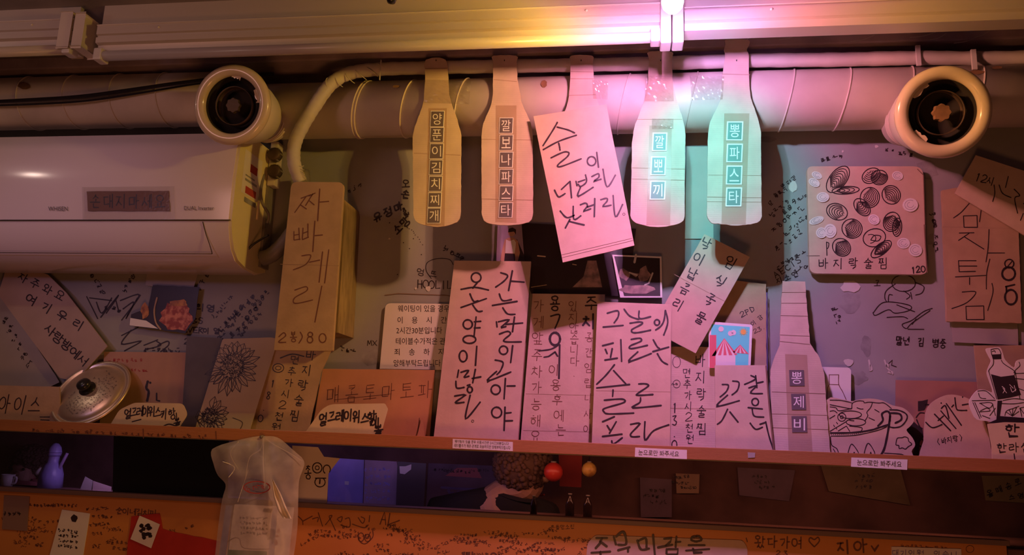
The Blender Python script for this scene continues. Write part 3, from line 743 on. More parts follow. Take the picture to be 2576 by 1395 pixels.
for i in range(13):     # tape folds
    q = Vector(hp[14]).lerp(Vector(hp[16]), i/12) if i > 5 else Vector(hp[9]).lerp(Vector(hp[11]), i/5)
    d = (Vector(hp[15]) - Vector(hp[14])) if i > 5 else (Vector(hp[11]) - Vector(hp[9])); d.normalize()
    u = Vector((0, -1, 0)); u = (u - d*u.dot(d)).normalized(); w = d.cross(u)
    pts = [q + (u*math.cos(a) + w*math.sin(a))*.0178 + d*.012*math.sin(a*1.0+.4*i) for a in [-1.5 + .25*k for k in range(13)]]
    v, f = tube_mesh(pts, .0011, seg=5, smoothseg=0); link('tape_fold', v, f, WRAP, g, smooth=True)

# ---------------------------------------------------------------- air conditioner
AY = -.215
xr = P(583, 520, AY).x
def az(py, y=AY): return P(500, py, y).z
g = empty('air_conditioner', (xr-.45, -.1, az(678, -.12)), 'large white wall air conditioner at the left below the duct', 'air conditioner')
zt_, z1, z2, z3, zb = az(338, -.17), az(352), az(553), az(640, -.18), az(672, -.13)
front = [(-.005, zt_), (-.175, zt_), (-.200, z1+.004), (-.2135, z1-.02), (-.2185, (z1+z2)/2), (-.2165, z2+.001), (-.203, z2), (-.195, z2+.02), (-.005, z2+.02)]
extrude_x('front_panel', front, XL, xr-.004, ACW, g, smooth=True)
lower = [(-.005, z2+.018), (-.2145, z2-.002), (-.212, z2-.02), (-.203, az(600,-.2)), (-.188, az(628,-.19)), (-.165, z3-.012), (-.12, zb), (-.05, zb-.004), (-.005, zb+.01)]
extrude_x('lower_body', lower, XL, xr-.004, ACW, g, smooth=True)
# right-hand side cheek
cheek = [(-.005, zt_-.002), (-.172, zt_-.002), (-.197, z1), (-.2115, z1-.02), (-.2175, (z1+z2)/2), (-.2150, z2), (-.211, z2-.02), (-.201, az(600,-.2)), (-.186, az(628,-.19)), (-.162, z3-.010), (-.118, zb+.002), (-.05, zb), (-.005, zb+.012)]
extrude_x('side_cheek', cheek, xr-.004, xr+.004, ACS, g, smooth=True)
extrude_x('back_plate', [(-.004, zt_-.03), (-.05, zt_-.03), (-.05, zb+.02), (-.004, zb+.02)], xr+.004, xr+.012, GREYP, g)
# flap line
fl = Ink(off(-.203, 0), .0)
flap = Ink(-.2165, .0006)
flap.line([(510, 560), (517, 585), (526, 610), (534, 636)], 2.4, True); 
flap2 = [P(-40, 634, -.196), P(200, 636, -.196), P(534, 637, -.196)]
tube('flap_seam', [P(-40, 635, -.192), P(534, 638, -.192)], .0009, DARKM, g, smoothseg=0, seg=5)
tube('flap_seam', [P(510, 558, -.2165), P(518, 588, -.210), P(527, 614, -.202), P(534, 638, -.192)], .0011, DARKM, g, seg=5)
tube('panel_gap', [P(-60, 554, -.2185), P(580, 553, -.2185)], .0013, DARKM, g, smoothseg=0, seg=5)
lg = Ink(-.2186, .0015); printed(lg, 'WHISEN', 121, 519, 170, 530); printed(lg, 'DUAL Inverter', 463, 518, 538, 528); lg.build('logo', SLATE, g)
# side stickers: warning labels on the cheek
def side(y, z): return Vector((xr+.0046, y, z))
def sidequad(name, y0, y1, z0, z1_, m, sh=0, dx=0):
    return link(name, [side(y0, z0)+Vector((dx,0,0)), side(y1, z0+sh)+Vector((dx,0,0)), side(y1, z1_+sh)+Vector((dx,0,0)), side(y0, z1_)+Vector((dx,0,0))], [(0,1,2,3)], m, g)
zs_ = az(455)
sidequad('warning_sticker', -.185, -.085, zs_-.02, az(365), PAPER)
sidequad('sticker_print', -.165, -.105, az(470), az(452), INKR, dx=.0004); sidequad('sticker_print', -.165, -.100, az(492), az(480), DIRT, dx=.0004)
sidequad('sticker_print', -.150, -.110, az(412), az(392), INKR, dx=.0004); sidequad('sticker_print', -.172, -.105, az(440), az(434), DIRT, dx=.0004); sidequad('sticker_print', -.172, -.12, az(428), az(424), DIRT, dx=.0004)
# cardboard note taped on the front
n_ = slab('cardboard_note', ragged([(218,481),(424,480),(427,530),(221,530)], 12, .6), -.2205, .002, mat('dark_note_card', (.24,.12,.09), .7, noise=.1))
tag(n_, 'dark cardboard strip note taped to the air conditioner front', 'note')
ik = Ink(-.2205, .0005); row(ik, '손대지마세요', 240, 505, 402, 507, 26, 2.6, hsc=1.35); ik.build('handwriting', INK, n_)
slab('clear_tape', [(206,470),(438,468),(440,552),(208,554)], -.2215, .0004, TAPE, n_)
# pipes beside the unit
g = empty('drain_hose', P(650, 640, -.08), 'sagging brown-grey drain hose below the wall socket', 'hose')
tube('hose_body', [P(760, 430, -.06), P(762, 520, -.06), P(735, 585, -.06), P(690, 636, -.065), P(660, 650, -.06)], .020, GREYP, g, rfun=lambda i, n: 1 + .04*(i % 2))
tag(tube('copper_pipe', [P(628, 350, -.07), P(640, 385, -.05), P(652, 420, -.045), P(658, 445, -.045), P(660, 470, -.045)], .014, DARKM), 'thick dark pipe stub dropping beside the air conditioner side', 'pipe')
tag(tube('thin_wire', [P(664, 440, -.07), P(656, 480, -.09), P(660, 510, -.09), P(676, 540, -.08), P(672, 560, -.07)], .004, GREYP), 'thin grey twisted wire hanging under the wall socket', 'wire')
tag(tube('yellow_rod', [P(651, 505, -.11), P(646, 552, -.11)], .003, KRAFTY), 'short pale yellow rod between hose and air conditioner', 'rod')
tag(tube('black_wire', [P(676, 590, -.11), P(640, 612, -.11), P(618, 630, -.11), P(625, 600, -.11)], .003, CABLE), 'black wire looping near the lower corner of the air conditioner', 'wire')
g = empty('wall_socket', P(695, 465, -.05), 'cream wall socket plate with two round dark plugs beside the pipe', 'socket')
box('plate', P(670, 466, -.055), P(714, 366, -.02), METAL, g, b=.004)
for py in (392, 434):
    c = P(695, py, -.058); lathe('plug', [(.019, .0), (.019, .016), (.015, .020), (.006, .021), (0, .021)], c, (0, -1, 0), DARKM, g, seg=24)
    for k in range(6):
        a = k*math.pi/3; box('grip', c + Vector((math.cos(a)*.0185-.002, -.016, math.sin(a)*.0185-.002)), c + Vector((math.cos(a)*.0185+.002, 0, math.sin(a)*.0185+.002)), GREYP, g, b=0)

# ---------------------------------------------------------------- shelf
g = empty('wall_shelf', (0, -.07, lipB), 'long orange pine shelf with a front lip holding the cardboard signs', 'shelf')
box('shelf_board', (XL, -.138, lipB+.001), (XR, -.001, ZSH), WOOD, g, b=.001)
lip = box('front_lip', (XL, LIPY, lipB), (XR, -.137, lipT), WOOD, g, b=.0015)
li = Ink(LIPY, .0008)
for i in range(14): scribble(li, 95 + i*32 + R.uniform(-6, 6), 1081 + i*1.3, 2, 11, 1.5)
li.line([(360,1078),(361,1102)], 2.2); li.line([(543,1084),(544,1104)], 2.2)
li.build('graffiti', INKB, lip)
def lipnote(pts, lines, label, m=PAPER, handw=True):
    o = slab('shelf_note', pts, LIPY-.0015, .0012, m); tag(o, label, 'note')
    k = Ink(LIPY-.0015, .0005)
    for s, x0, y0, x1, y1 in lines: (printed(k, s, x0, y0, x1, y1, rot=2.6))
    k.build('lettering', INK, o); return o
lipnote([(1139,1103),(1290,1111),(1290,1134),(1138,1127)], [('웨이팅이 있을 경우 이용시간은 2시간30분입니다', 1144, 1108, 1280, 1116), ('테이블수가 적은 관계로 죄송하지만 양해부탁드립니다', 1143, 1118, 1284, 1127)], 'small white printed strip with two lines on the shelf front, centre')
o = lipnote([(1598,1125),(1728,1131),(1728,1154),(1597,1148)], [('눈으로만 봐주세요', 1606, 1132, 1708, 1146)], 'white taped strip on the shelf front under the large marker poem sign')
lipnote([(2142,1150),(2283,1155),(2282,1181),(2141,1173)], [('눈으로만 봐주세요', 2156, 1157, 2268, 1172)], 'pink-lit paper strip on the shelf front under the pot drawing')
tag(slab('shelf_sticker', [(1881,1137),(1900,1138),(1899,1150),(1882,1151)], LIPY-.0015, .0012, GPAPER), 'tiny grey sticker on the shelf front below the flower sign', 'sticker')

# ---------------------------------------------------------------- cardboard cut-outs on the shelf
def lean(yb, yt, hh=.40): return Pl(yb, (yt - yb)/hh, ZSH)
def card(name, pts, pl, t, m, label, cat='sign', group=None):
    o = slab(name, pts, pl, t, m); tag(o, label, cat, group); return o
def ink_on(o, pl, m=INK, name='handwriting', up=.0006):
    k = Ink(pl, up); k.m = m; k.o = o; k.nm = name; return k
def done(k): return k.build(k.nm, k.m, k.o)
def crease(o, pl, lines, m=CORRDK, w=1.6):
    k = Ink(pl, .0004)
    for l_ in lines: k.line(l_, w)
    k.build('crease', m, o)

# --- hanging bottle-shaped signs
HGRP = 'bottle-shaped cardboard menus hanging in front of the duct'
HP = Pl(-.186, 0, 0)
def bottle_sign(name, pts, label, plates, word, platem, tape=None, creases=(), pl=HP, strip=None, frame=2.5):
    o = card(name, dedupe(ragged(resample(presub(pts), True, 3), 7, .5)), pl, .004, CORR, label, 'sign', HGRP)
    if creases: crease(o, pl, creases)
    if strip: slab('tape_strip', strip, off(pl, -.0006), .0005, TAPEB, o)
    for (x0, y0, x1, y1), ch in zip(plates, word):
        b = slab('letter_tile', [(x0-frame, y0-frame), (x1+frame, y0-frame), (x1+frame-2, y1+frame), (x0-frame-2, y1+frame)], off(pl, -.0018), .001, WHITE, o)
        k = Ink(off(pl, -.0018), .0004); k.fill([(x0, y0), (x1, y0), (x1-2, y1), (x0-2, y1)]); k.build('tile_print', platem, b)
        k = Ink(off(pl, -.0018), .0009); w, h = x1-x0, y1-y0; printed(k, ch, x0+w*.14-1, y0+h*.12, x1-w*.14-1, y1-h*.12); k.build('letter', WHITE, b)
    for tp in (tape or ()):
        (ax, ay), (bx, by), (cx_, cy_), (dx_, dy_) = tp; rt = random.Random(int(ax)); nu, nv = 14, 9; vs, fs = [], []
        for j in range(nv+1):
            for i in range(nu+1):
                u, v = i/nu, j/nv; x = (ax*(1-u)+bx*u)*(1-v) + (dx_*(1-u)+cx_*u)*v; y = (ay*(1-u)+by*u)*(1-v) + (dy_*(1-u)+cy_*u)*v
                vs.append(P(x, y, off(pl, -.0035 - .0016*math.sin(i*1.9+j*.8) - rt.uniform(0, .0014))))
        for j in range(nv):
            for i in range(nu): k0 = j*(nu+1)+i; fs.append((k0, k0+nu+1, k0+nu+2, k0+1))
        link('clear_tape', vs, fs, TAPE2, o, smooth=False)
    return o
b1 = bottle_sign('bottle_sign', [(1071,150),(1121,150),(1127,200),(1131,245),(1150,300),(1160,340),(1159,530),(1150,558),(1100,570),(1052,560),(1040,542),(1038,345),(1044,318),(1064,262),(1067,230),(1070,190)],
  'leftmost hanging bottle-shaped cardboard sign with seven dark letter tiles', [(1085,280,1117,318),(1084,321,1116,357),(1083,362,1115,398),(1082,403,1113,439),(1081,444,1112,480),(1079,485,1110,520),(1077,524,1108,560)], '양푼이김치찌개', SLATE,
  tape=([(1068,200),(1185,203),(1180,262),(1066,258)],), creases=([(1070,172),(1124,172)],[(1041,385),(1158,390)]), strip=[(1078,272),(1124,272),(1118,568),(1070,566)], frame=1.6)
b2 = bottle_sign('bottle_sign', [(1241,140),(1298,140),(1302,200),(1313,260),(1335,310),(1340,350),(1341,535),(1330,558),(1276,566),(1225,560),(1212,540),(1211,345),(1216,310),(1237,258),(1240,205)],
  'second hanging bottle-shaped cardboard sign from the left with six dark letter tiles', [(1258,297,1290,334),(1258,340,1290,377),(1258,383,1290,420),(1258,426,1290,462),(1258,468,1290,504),(1257,510,1289,546)], '깔보나파스타', SLATE,
  tape=(), creases=([(1242,200),(1300,205)],[(1212,350),(1340,352)],[(1212,500),(1340,503)]), strip=[(1247,265),(1299,265),(1299,560),(1246,558)], frame=1.6)
b3 = bottle_sign('bottle_sign', [(1437,140),(1490,140),(1494,200),(1500,245),(1520,300),(1526,340),(1520,540),(1470,560),(1420,545),(1400,330),(1412,300),(1429,255),(1434,200)],
  'hanging bottle-shaped sign mostly hidden behind the tilted poem card', [], '', SLATE, tape=([(1490,200),(1530,205),(1528,250),(1492,248)],), creases=([(1436,180),(1492,181)],[(1435,198),(1494,198)],[(1430,240),(1498,238)]))
b4 = bottle_sign('bottle_sign', [(1633,130),(1690,130),(1692,200),(1700,245),(1716,295),(1724,335),(1722,540),(1712,560),(1655,571),(1600,560),(1586,542),(1590,360),(1596,318),(1622,250),(1630,205)],
  'fourth hanging bottle-shaped sign with three pale letter tiles under shiny tape', [(1645,336,1676,377),(1641,396,1673,438),(1639,457,1672,499)], '깔뽀끼', TEAL,
  tape=([(1624,190),(1692,190),(1695,254),(1622,254)],[(1640,298),(1694,298),(1694,324),(1640,324)]), creases=([(1590,422),(1723,425)],[(1590,450),(1723,453)],[(1600,300),(1716,300)]), strip=[(1634,316),(1690,316),(1686,566),(1626,566)], frame=3)
b5 = bottle_sign('bottle_sign', [(1828,99),(1880,99),(1885,112),(1879,125),(1884,140),(1884,190),(1889,245),(1906,295),(1914,332),(1916,542),(1905,560),(1850,567),(1790,560),(1778,542),(1781,345),(1787,305),(1812,252),(1817,195),(1824,140),(1822,125),(1825,110)],
  'rightmost hanging bottle-shaped sign with cap top and four teal letter tiles', [(1832,308,1867,350),(1832,364,1866,405),(1831,419,1865,461),(1830,474,1864,516)], '뽕파스타', TEAL,
  tape=([(1735,190),(1822,192),(1818,250),(1740,252)],), creases=([(1817,186),(1886,188)],[(1782,440),(1915,441)],[(1779,495),(1915,497)],[(1779,507),(1915,508)]), strip=[(1822,285),(1885,285),(1876,564),(1815,564)], frame=3)
# string over the signs
for i, px in enumerate((1097, 1269, 1462, 1662, 1853)):
    t = tube('hanging_string', [P(px, 150, -.188), P(px, 160, -.178), P(px, 150, -.168)], .0012, CABLE); tag(t, 'short black string at the neck of ' + ('the leftmost hanging bottle-shaped sign', 'the second bottle-shaped sign from left', 'the sign hidden behind the poem card', 'the bottle-shaped sign with shiny tape', 'the bottle-shaped sign with cap top')[i], 'string', 'strings holding the hanging signs')
# --- the tilted poem card
PP = Pl(-.215)
o = card('poem_card', ragged([(1342,292),(1525,262),(1596,617),(1416,660)], 60, .5), PP, .004, KRAFT, 'large tilted cardboard poem card hanging between bottle-shaped signs, three lines')
fr = crop(1330, 250, 3.3207); k = ink_on(o, PP)
traced(k, fr, [[(240,190),(200,260),(118,388)], [(235,230),(330,255),(385,280)], [(120,420),(250,350),(400,298)], [(250,362),(258,395),(262,425)], [(185,488),(290,440),(335,445),(320,480),(245,545),(270,560),(440,495)],
 ('o',525,515,36,38), [(568,440),(583,568)], [(215,755),(245,810),(272,806),(305,785)], [(272,752),(345,684)], [(345,682),(358,822)],
 [(395,682),(404,722)], [(474,628),(482,688),(435,726),(412,706)], [(412,690),(470,670)], [(432,735),(413,808),(540,732)], [(525,645),(580,620),(585,650),(545,682),(606,665)], [(620,580),(655,730),(725,630)],
 [(262,930),(318,986),(382,966)], [(372,890),(378,1000),(437,970)], [(345,1000),(305,1075)], [(340,1018),(465,1048)],
 [(430,880),(475,865),(490,890),(462,930),(520,912)], [(490,898),(547,878)], [(552,825),(548,980)], [(600,838),(650,825),(655,848),(622,892),(690,882)], [(705,800),(725,980),(785,875)]], 4.2)
k.ring(fr([(795,958)])[0][0], fr([(795,958)])[0][1], 3, w=1.2); done(k)
crease(o, PP, [[(1413,648),(1594,604)], [(1412,641),(1590,599)]], EDGE, 1.0)
# --- big sign on thick board at the left
J = Pl(-.19)
o = card('menu_board', roundc([(733,457),(864,458),(836,882),(689,880)], [16,14,4,3]), J, .012, KRAFT2, 'tall kraft menu board with rounded top, four large characters and a price below')
fr = crop(0, 450, 2.8467); k = ink_on(o, J, INKB)
traced(k, fr, [[(2155,138),(2225,112)], [(2192,125),(2110,240)], [(2152,185),(2195,215)], [(2212,122),(2258,100)], [(2240,105),(2188,190)], [(2215,155),(2250,185)], [(2290,70),(2275,300)], [(2290,165),(2355,160)],
 [(2105,375),(2105,435)], [(2140,350),(2145,435)], [(2105,402),(2145,395)], [(2105,437),(2150,430)], [(2170,350),(2165,430)], [(2205,320),(2205,410)], [(2170,388),(2205,375)], [(2165,434),(2210,415)], [(2255,300),(2240,520)], [(2255,405),(2310,400)],
 [(2160,550),(2225,545),(2190,610),(2100,650)], [(2215,595),(2290,580)], [(2310,520),(2285,740)], [(2355,505),(2325,745)], [(2110,795),(2190,770),(2195,800),(2110,850),(2115,890),(2240,865)], [(2305,765),(2255,1025)],
 [(1997,1128),(2030,1100),(2045,1122),(1995,1165),(2047,1168)], [(2150,1095),(2165,1130),(2140,1175)], ('o',2222,1112,17,16), ('o',2220,1150,20,22), ('o',2310,1138,25,32)], 2.8)
hand(k, '봉', 738, 846, 18, 26, 2.2); done(k); crease(o, J, [[(705,664),(852,668)]], CORRDK, 1.2)
o = card('card_stack', [(768,506),(866,502),(868,516),(850,836),(745,838)], Pl(-.12), .119, FLUTE, 'stack of raw corrugated cardboard seen edge-on behind the tall menu board', 'cardboard')
# --- notice paper
NP = Pl(-.012)
o = card('notice_paper', roundc([(970,762),(1150,764),(1135,930),(955,927)], [14,0,0,0]), NP, .001, PAPER, 'white printed notice paper with six lines left of the two-column poem sign', 'notice')
k = ink_on(o, NP, INK, 'lettering')
for s, x0, x1, y in (('웨이팅이 있을 경우', 1001, 1130, 775), ('이    용    시    간', 1000, 1124, 804), ('2시간30분입니다', 997, 1112, 830), ('테이블수가적은 관', 996, 1120, 857), ('죄    송    하    지', 992, 1116, 884), ('양해부탁드립니다', 990, 1108, 912)):
    printed(k, s, x0, y-8, x1, y+9)
done(k)
# --- shelf cards, left to right
CP = lean(-.105, -.09)
o = card('ice_card', ragged([(-40,968),(150,972),(152,1070),(-40,1064)], 20, .5), CP, .003, KRAFT2, 'low kraft card at far left of the shelf, left of the steel lid')
k = ink_on(o, CP, INK); row(k, '아이스', 12, 1015, 88, 1020, 30, 2.6, hsc=1.6, slant=.15); k.line([(100,1048),(125,1048)], 2); k.line([(102,1055),(124,1056)], 2); done(k)
QP = Pl(-.03)
o = card('tilted_card', [(20,660),(120,690),(166,735),(270,870),(190,958),(150,950),(-5,740)], QP, .003, mat('mauve_kraft', (.46,.34,.29), .7, noise=.1), 'tilted kraft card on the wall under the air conditioner, upper left of the lid')
k = ink_on(o, QP, INK); row(k, '자주와요', 58, 698, 150, 742, 24, 2.6, rot=30); row(k, '여기우리', 78, 752, 196, 815, 26, 3, rot=30); row(k, '사랑방에서', 126, 830, 208, 905, 26, 3, rot=38); done(k)
o = card('grey_poster', ragged([(-30,760),(6,740),(150,960),(120,975),(-30,972)], 18, .8), Pl(-.014), .002, GPAPER, 'blotchy grey poster behind the far-left cards', 'poster')
k = ink_on(o, -.014, INK); [scribble(k, 15 + i*12, 800 + i*22, 2, 12, 1.6, -60) for i in range(6)]; done(k)
o = card('food_photo', ragged([(385,716),(500,722),(492,800),(466,838),(392,828),(326,818),(330,790),(372,775)], 12, 1), Pl(-.018), .001, PHOTO, 'dark photo print of a red seafood dish under the air conditioner', 'photo')
k = Ink(-.018, .0006); blob(k, 442, 795, 42, 38, 18); k.build('red_dish', REDFOOD, o); k = Ink(-.018, .0010); blob(k, 365, 782, 11, 22, 12); blob(k, 448, 762, 26, 10, 12); k.build('orange_garnish', ORFOOD, o)
k = Ink(-.018, .0012); k.fill([(328,799),(368,806),(398,826),(326,818)]); k.build('white_border', WHITE, o); k = Ink(-.018, .0014); k.line([(395,748),(388,780),(392,810),(404,828)], 4, True); k.build('bowl_rim', KRAFT2, o)
o = card('violet_note', [(370,678),(500,678),(482,742),(440,735),(366,716)], Pl(-.010), .001, GPAPER, 'plain violet-lit paper note directly under the air conditioner', 'note')
o = card('pale_poster', [(262,884),(470,886),(458,1086),(250,1086)], lean(-.014, -.008), .002, mat('rosy_card', (.50,.29,.21), .7, noise=.12), 'rosy cardboard poster with faint red writing behind the steel lid', 'poster')
PL4 = lean(-.014, -.008); k = ink_on(o, PL4, INKR, 'faint_lettering'); scribble(k, 320, 905, 8, 11, 1.2); scribble(k, 345, 930, 7, 9, 1.2); done(k)
k = ink_on(o, PL4, INK, 'ink_figure'); k.line([(372,958),(368,975),(374,985),(370,1008)], 6, True); k.dot(378, 962, 3); k.line([(394,988),(394,1006),(402,1008)], 4); done(k)
o = card('slate_board', [(470,845),(560,850),(500,1090),(455,1088)], lean(-.02, -.012), .004, mat('slate_panel', (.16,.15,.16), .7, noise=.2), 'dark slate panel standing between the rosy poster and the sunflower card', 'panel')
# steel lid
def steel_lid():
    c = P(228, 986, -.072); e = empty('steel_lid', c - Vector((0, 0, .09)), 'stainless pan lid with black knob leaning on the shelf at left', 'lid')
    u1 = (P(226+78, 995-56, -.10) - P(226, 995, -.10)).normalized()          # long axis in the picture
    t = math.radians(50); sh = Vector((u1.z, 0, -u1.x))                       # short axis direction in the wall plane
    v0 = (CAM - c).normalized(); u1 = (u1 - v0*u1.dot(v0)).normalized(); wv = v0.cross(u1).normalized(); wv = wv if wv.z > 0 else -wv; nrm = (v0*math.cos(t) + wv*math.sin(t)).normalized(); r = .116
    lathe('dish', [(0, .016), (.03, .0155), (.055, .013), (.078, .007), (.088, .001), (.091, -.003), (.095, -.003), (.097, .000), (.103, .001), (.107, -.002), (.1065, -.004), (.097, -.006), (.089, -.006), (.0, .010)], c, nrm, STEEL, e, seg=64)
    lathe('knob', [(.006, .014), (.006, .022), (.015, .026), (.0185, .034), (.017, .041), (.008, .045), (0, .0455)], c, nrm, BLACKP, e, seg=24)
    lathe('knob_base', [(.022, .015), (.022, .018), (.006, .020)], c, nrm, BLACKP, e, seg=24)
    # etched lettering, follows the dish
    w = u1; v_ = nrm.cross(w).normalized(); vs, fs = [], []
    if v_.z < 0: v_ = -v_
    for rowi in range(9):
        for ci in range(15):
            a, b = -.065 + ci*.0092, -.066 + rowi*.0105
            if math.hypot(a, b) > .074 or math.hypot(a, b) < .026: continue
            if b > .0 and R.random() < .6: continue
            for _ in range(3):
                x0, y0 = a + R.uniform(-.003, .003), b + R.uniform(-.003, .003); x1, y1 = x0 + R.uniform(-.004, .004), y0 + R.uniform(-.004, .004)
                d = Vector((y0-y1, x1-x0)).normalized()*.0005; k0 = len(vs)
                for X, Y in ((x0+d.x, y0+d.y), (x0-d.x, y0-d.y), (x1-d.x, y1-d.y), (x1+d.x, y1+d.y)):
                    q = math.hypot(X, Y); hh = .016 if q < .03 else .0158 - (q-.03)*.105 if q < .055 else .0131 - (q-.055)*.26; vs.append(c + w*X + v_*Y + nrm*(hh + .0010))
                fs.append((k0, k0+1, k0+2, k0+3))
    link('etched_lettering', vs, fs, SLATE, e)
steel_lid()
def tea_card(x, y, sc_, label, pl, flip=False):
    pts = [(x-45, y+50), (x-20, y+8), (x+18, y-10), (x+140, y-8), (x+152, y+20), (x+128, y+56), (x-50, y+54)] if flip else [(x, y), (x+22, y-14), (x+160, y-16), (x+168, y-2), (x+142, y+90), (x-50, y+80), (x-48, y+68)]
    o = card('tea_sign', roundc(pts, 10 if flip else [10,14,4,4,0,0,4]), pl, .002, KRAFTY, label)
    k = ink_on(o, pl, INK); w = '얼그레이위스키하이볼'
    if flip:
        for i, ch in enumerate(w[:7]): hand(k, ch, x+2+i*15, y+18-9*math.sin(i*.45)+i*.8, 17, 26, 3, -8, slant=.2)
        for i, ch in enumerate(w[7:]): hand(k, ch, x+112+i*7, y+14+i*12, 19, 18, 2.8, -15, slant=.2)
        k.line([(x+85,y+52),(x+105,y+44),(x+125,y+50)], 3, True); k.line([(x+12,y+38),(x+35,y+32)], 2.6)
    else:
        for i, ch in enumerate(w[:7]): hand(k, ch, x+5+i*21, y+24-14*math.sin(i*.5)+i*1.5, 20, 30, 4, -8, slant=.2)
        for i, ch in enumerate(w[7:]): hand(k, ch, x+128+i*8, y+14+i*18, 24, 22, 4, -10, slant=.2)
    done(k)
tea_card(320, 1022, 1, 'pale fan-shaped tea cocktail sign right of the steel lid', lean(-.118, -.11), True)
tea_card(808, 1030, 1, 'pale yellow tea cocktail sign in front of the orange tomato pasta card', lean(-.122, -.112))
# sunflower card
SP = lean(-.075, -.03)
o = card('sunflower_card', roundc([(560,852),(682,848),(700,852),(622,1100),(484,1098)], 4), SP, .003, mat('warm_grey_card', (.52,.42,.32), .7, noise=.1), 'leaning cardboard card with an ink drawing of two sunflowers')
k = ink_on(o, SP, INK, 'drawing')
def sunflower(k, cx, cy, r0, r1, n, lw=2.0, a0=0, a1=360):
    for i in range(n):
        a = math.radians(a0 + (a1-a0)*(i+.5)/n + R.uniform(-5, 5)); L = r1*R.uniform(.8, 1.1); w = .55*2*math.pi*r0/n + 5
        c, s = math.cos(a), math.sin(a)
        for sg in (1, -1, .2): k.line([(cx + r0*c, cy + r0*s), (cx + (r0+L*.45)*c - sg*w*s*.8, cy + (r0+L*.45)*s + sg*w*c*.8), (cx + (r0+L)*c, cy + (r0+L)*s)], lw, True, taper=.3)
    for i in range(int(r0*9)):
        a = R.uniform(0, 6.28); q = r0*math.sqrt(R.random())*1.15; k.line([(cx+q*math.cos(a), cy+q*math.sin(a)), (cx+q*math.cos(a)+R.uniform(-3,3), cy+q*math.sin(a)+R.uniform(-3,3))], 1.5)
sunflower(k, 583, 922, 26, 46, 13, 1.9, -40, 175); sunflower(k, 590, 915, 24, 34, 8, 1.6, 180, 320); sunflower(k, 527, 1045, 18, 30, 9, 1.6, -80, 100); sunflower(k, 527, 1045, 16, 20, 4, 1.5, 100, 180)
k.line([(585,1050),(610,1062),(600,1085)], 1.4, True); k.line([(560,1075),(590,1095)], 1.2); done(k)
# clam soup price card
P8 = lean(-.06, -.035)
o = card('clam_price_card', ragged([(688,868),(838,870),(808,935),(772,1100),(622,1098)], 30, .5), P8, .003, KRAFT2, 'kraft price card in two writing columns right of the sunflower card')
k = ink_on(o, P8, INK); row(k, '바지락술찜', 782, 892, 742, 1045, 24, 2.4, rot=8, hsc=1.15); row(k, '면추가시2천원', 742, 905, 695, 1075, 21, 2.0, rot=8); row(k, '18.0', 686, 965, 655, 1052, 13, 2.2, rot=10, hsc=1.4)
k.ring(700, 925, 14, 11, 2); k.ring(700, 925, 7, 5, 1.6); k.line([(705,900),(735,890),(765,896)], 3, True); done(k)
# orange tomato pasta card
P9 = lean(-.05, -.028)
o = card('tomato_pasta_card', ragged([(812,927),(1094,930),(1080,1112),(780,1106)], 40, .4), P9, .003, KORANGE, 'wide orange-brown card behind the yellow tea sign, six thin characters')
k = ink_on(o, P9, INKB); row(k, '매콤토마토파', 838, 992, 1070, 980, 34, 1.8, hsc=1.25, slant=.1); k.line([(1055,1050),(1050,1095)], 1.6); k.line([(840,1005),(985,990)], 1.2); done(k)
o = card('folded_card', [(1000,1040),(1062,1045),(1070,1110),(1054,1110)][1:] + [(1046,1108)], lean(-.058, -.05), .002, KORANGE, 'narrow folded orange card piece left of the two-column poem sign')
# two-column poem sign
P12 = lean(-.09, -.045, .45)
o = card('poem_sign', [(1143,655),(1336,657),(1301,1124),(1089,1116)], P12, .012, KRAFT, 'tall wide cardboard poem sign with two columns of thick marker characters')
k = ink_on(o, P12, INK); fa = crop(850, 450, 2.8467); fb = crop(850, 905, 2.8467)
traced(k, fa, [[(1165,670),(1215,690),(1190,730),(1128,775)], [(1250,655),(1222,800)], [(1235,730),(1335,738)], [(1155,820),(1180,870),(1245,862)], [(1105,905),(1285,875)], [(1180,920),(1215,965),(1270,968)],
 [(1135,1020),(1140,1060)], [(1148,1022),(1225,1008),(1170,1060),(1205,1055)], [(1265,985),(1250,1095)], [(1200,1040),(1325,1030)], [(1155,1110),(1215,1090),(1235,1110),(1190,1150),(1205,1165),(1315,1165)], ('o',1186,1225,30,30), [(1252,1190),(1237,1315)],
 [(1125,1295),(1182,1312),(1165,1370),(1138,1400)], ('o',990,705,35,34), [(998,742),(965,782)], [(880,790),(980,775),(1080,795)], [(945,820),(972,875),(1005,870)], [(880,920),(1065,855)], [(965,900),(1000,945),(1035,945)],
 ('o',930,1040,33,33), [(990,985),(975,1125)], [(975,1022),(1025,1018)], [(975,1066),(1020,1064)], ('o',942,1148,46,28), ('o',897,1268,28,40), [(995,1195),(985,1335)]], 4.4)
traced(k, fb, [[(1138,80),(1070,150),(1240,85)], ('o',1130,212,33,34), [(1200,130),(1190,280)], [(1210,186),(1270,185)], ('o',1137,375,36,38), [(1197,335),(1190,505)], [(1202,380),(1242,376)], [(1198,436),(1252,434)],
 [(865,70),(855,125)], [(880,88),(935,75),(905,122),(940,115)], [(985,65),(965,165)], [(960,132),(1025,120)], [(845,150),(852,200),(905,195)], [(925,182),(948,176)], ('o',945,212,18,22), [(835,258),(910,250),(840,305),(905,302)], [(948,250),(915,420),(1020,300)]], 4.4)
k.ring(*fb([(965,437)])[0], 3, w=1.2); done(k)
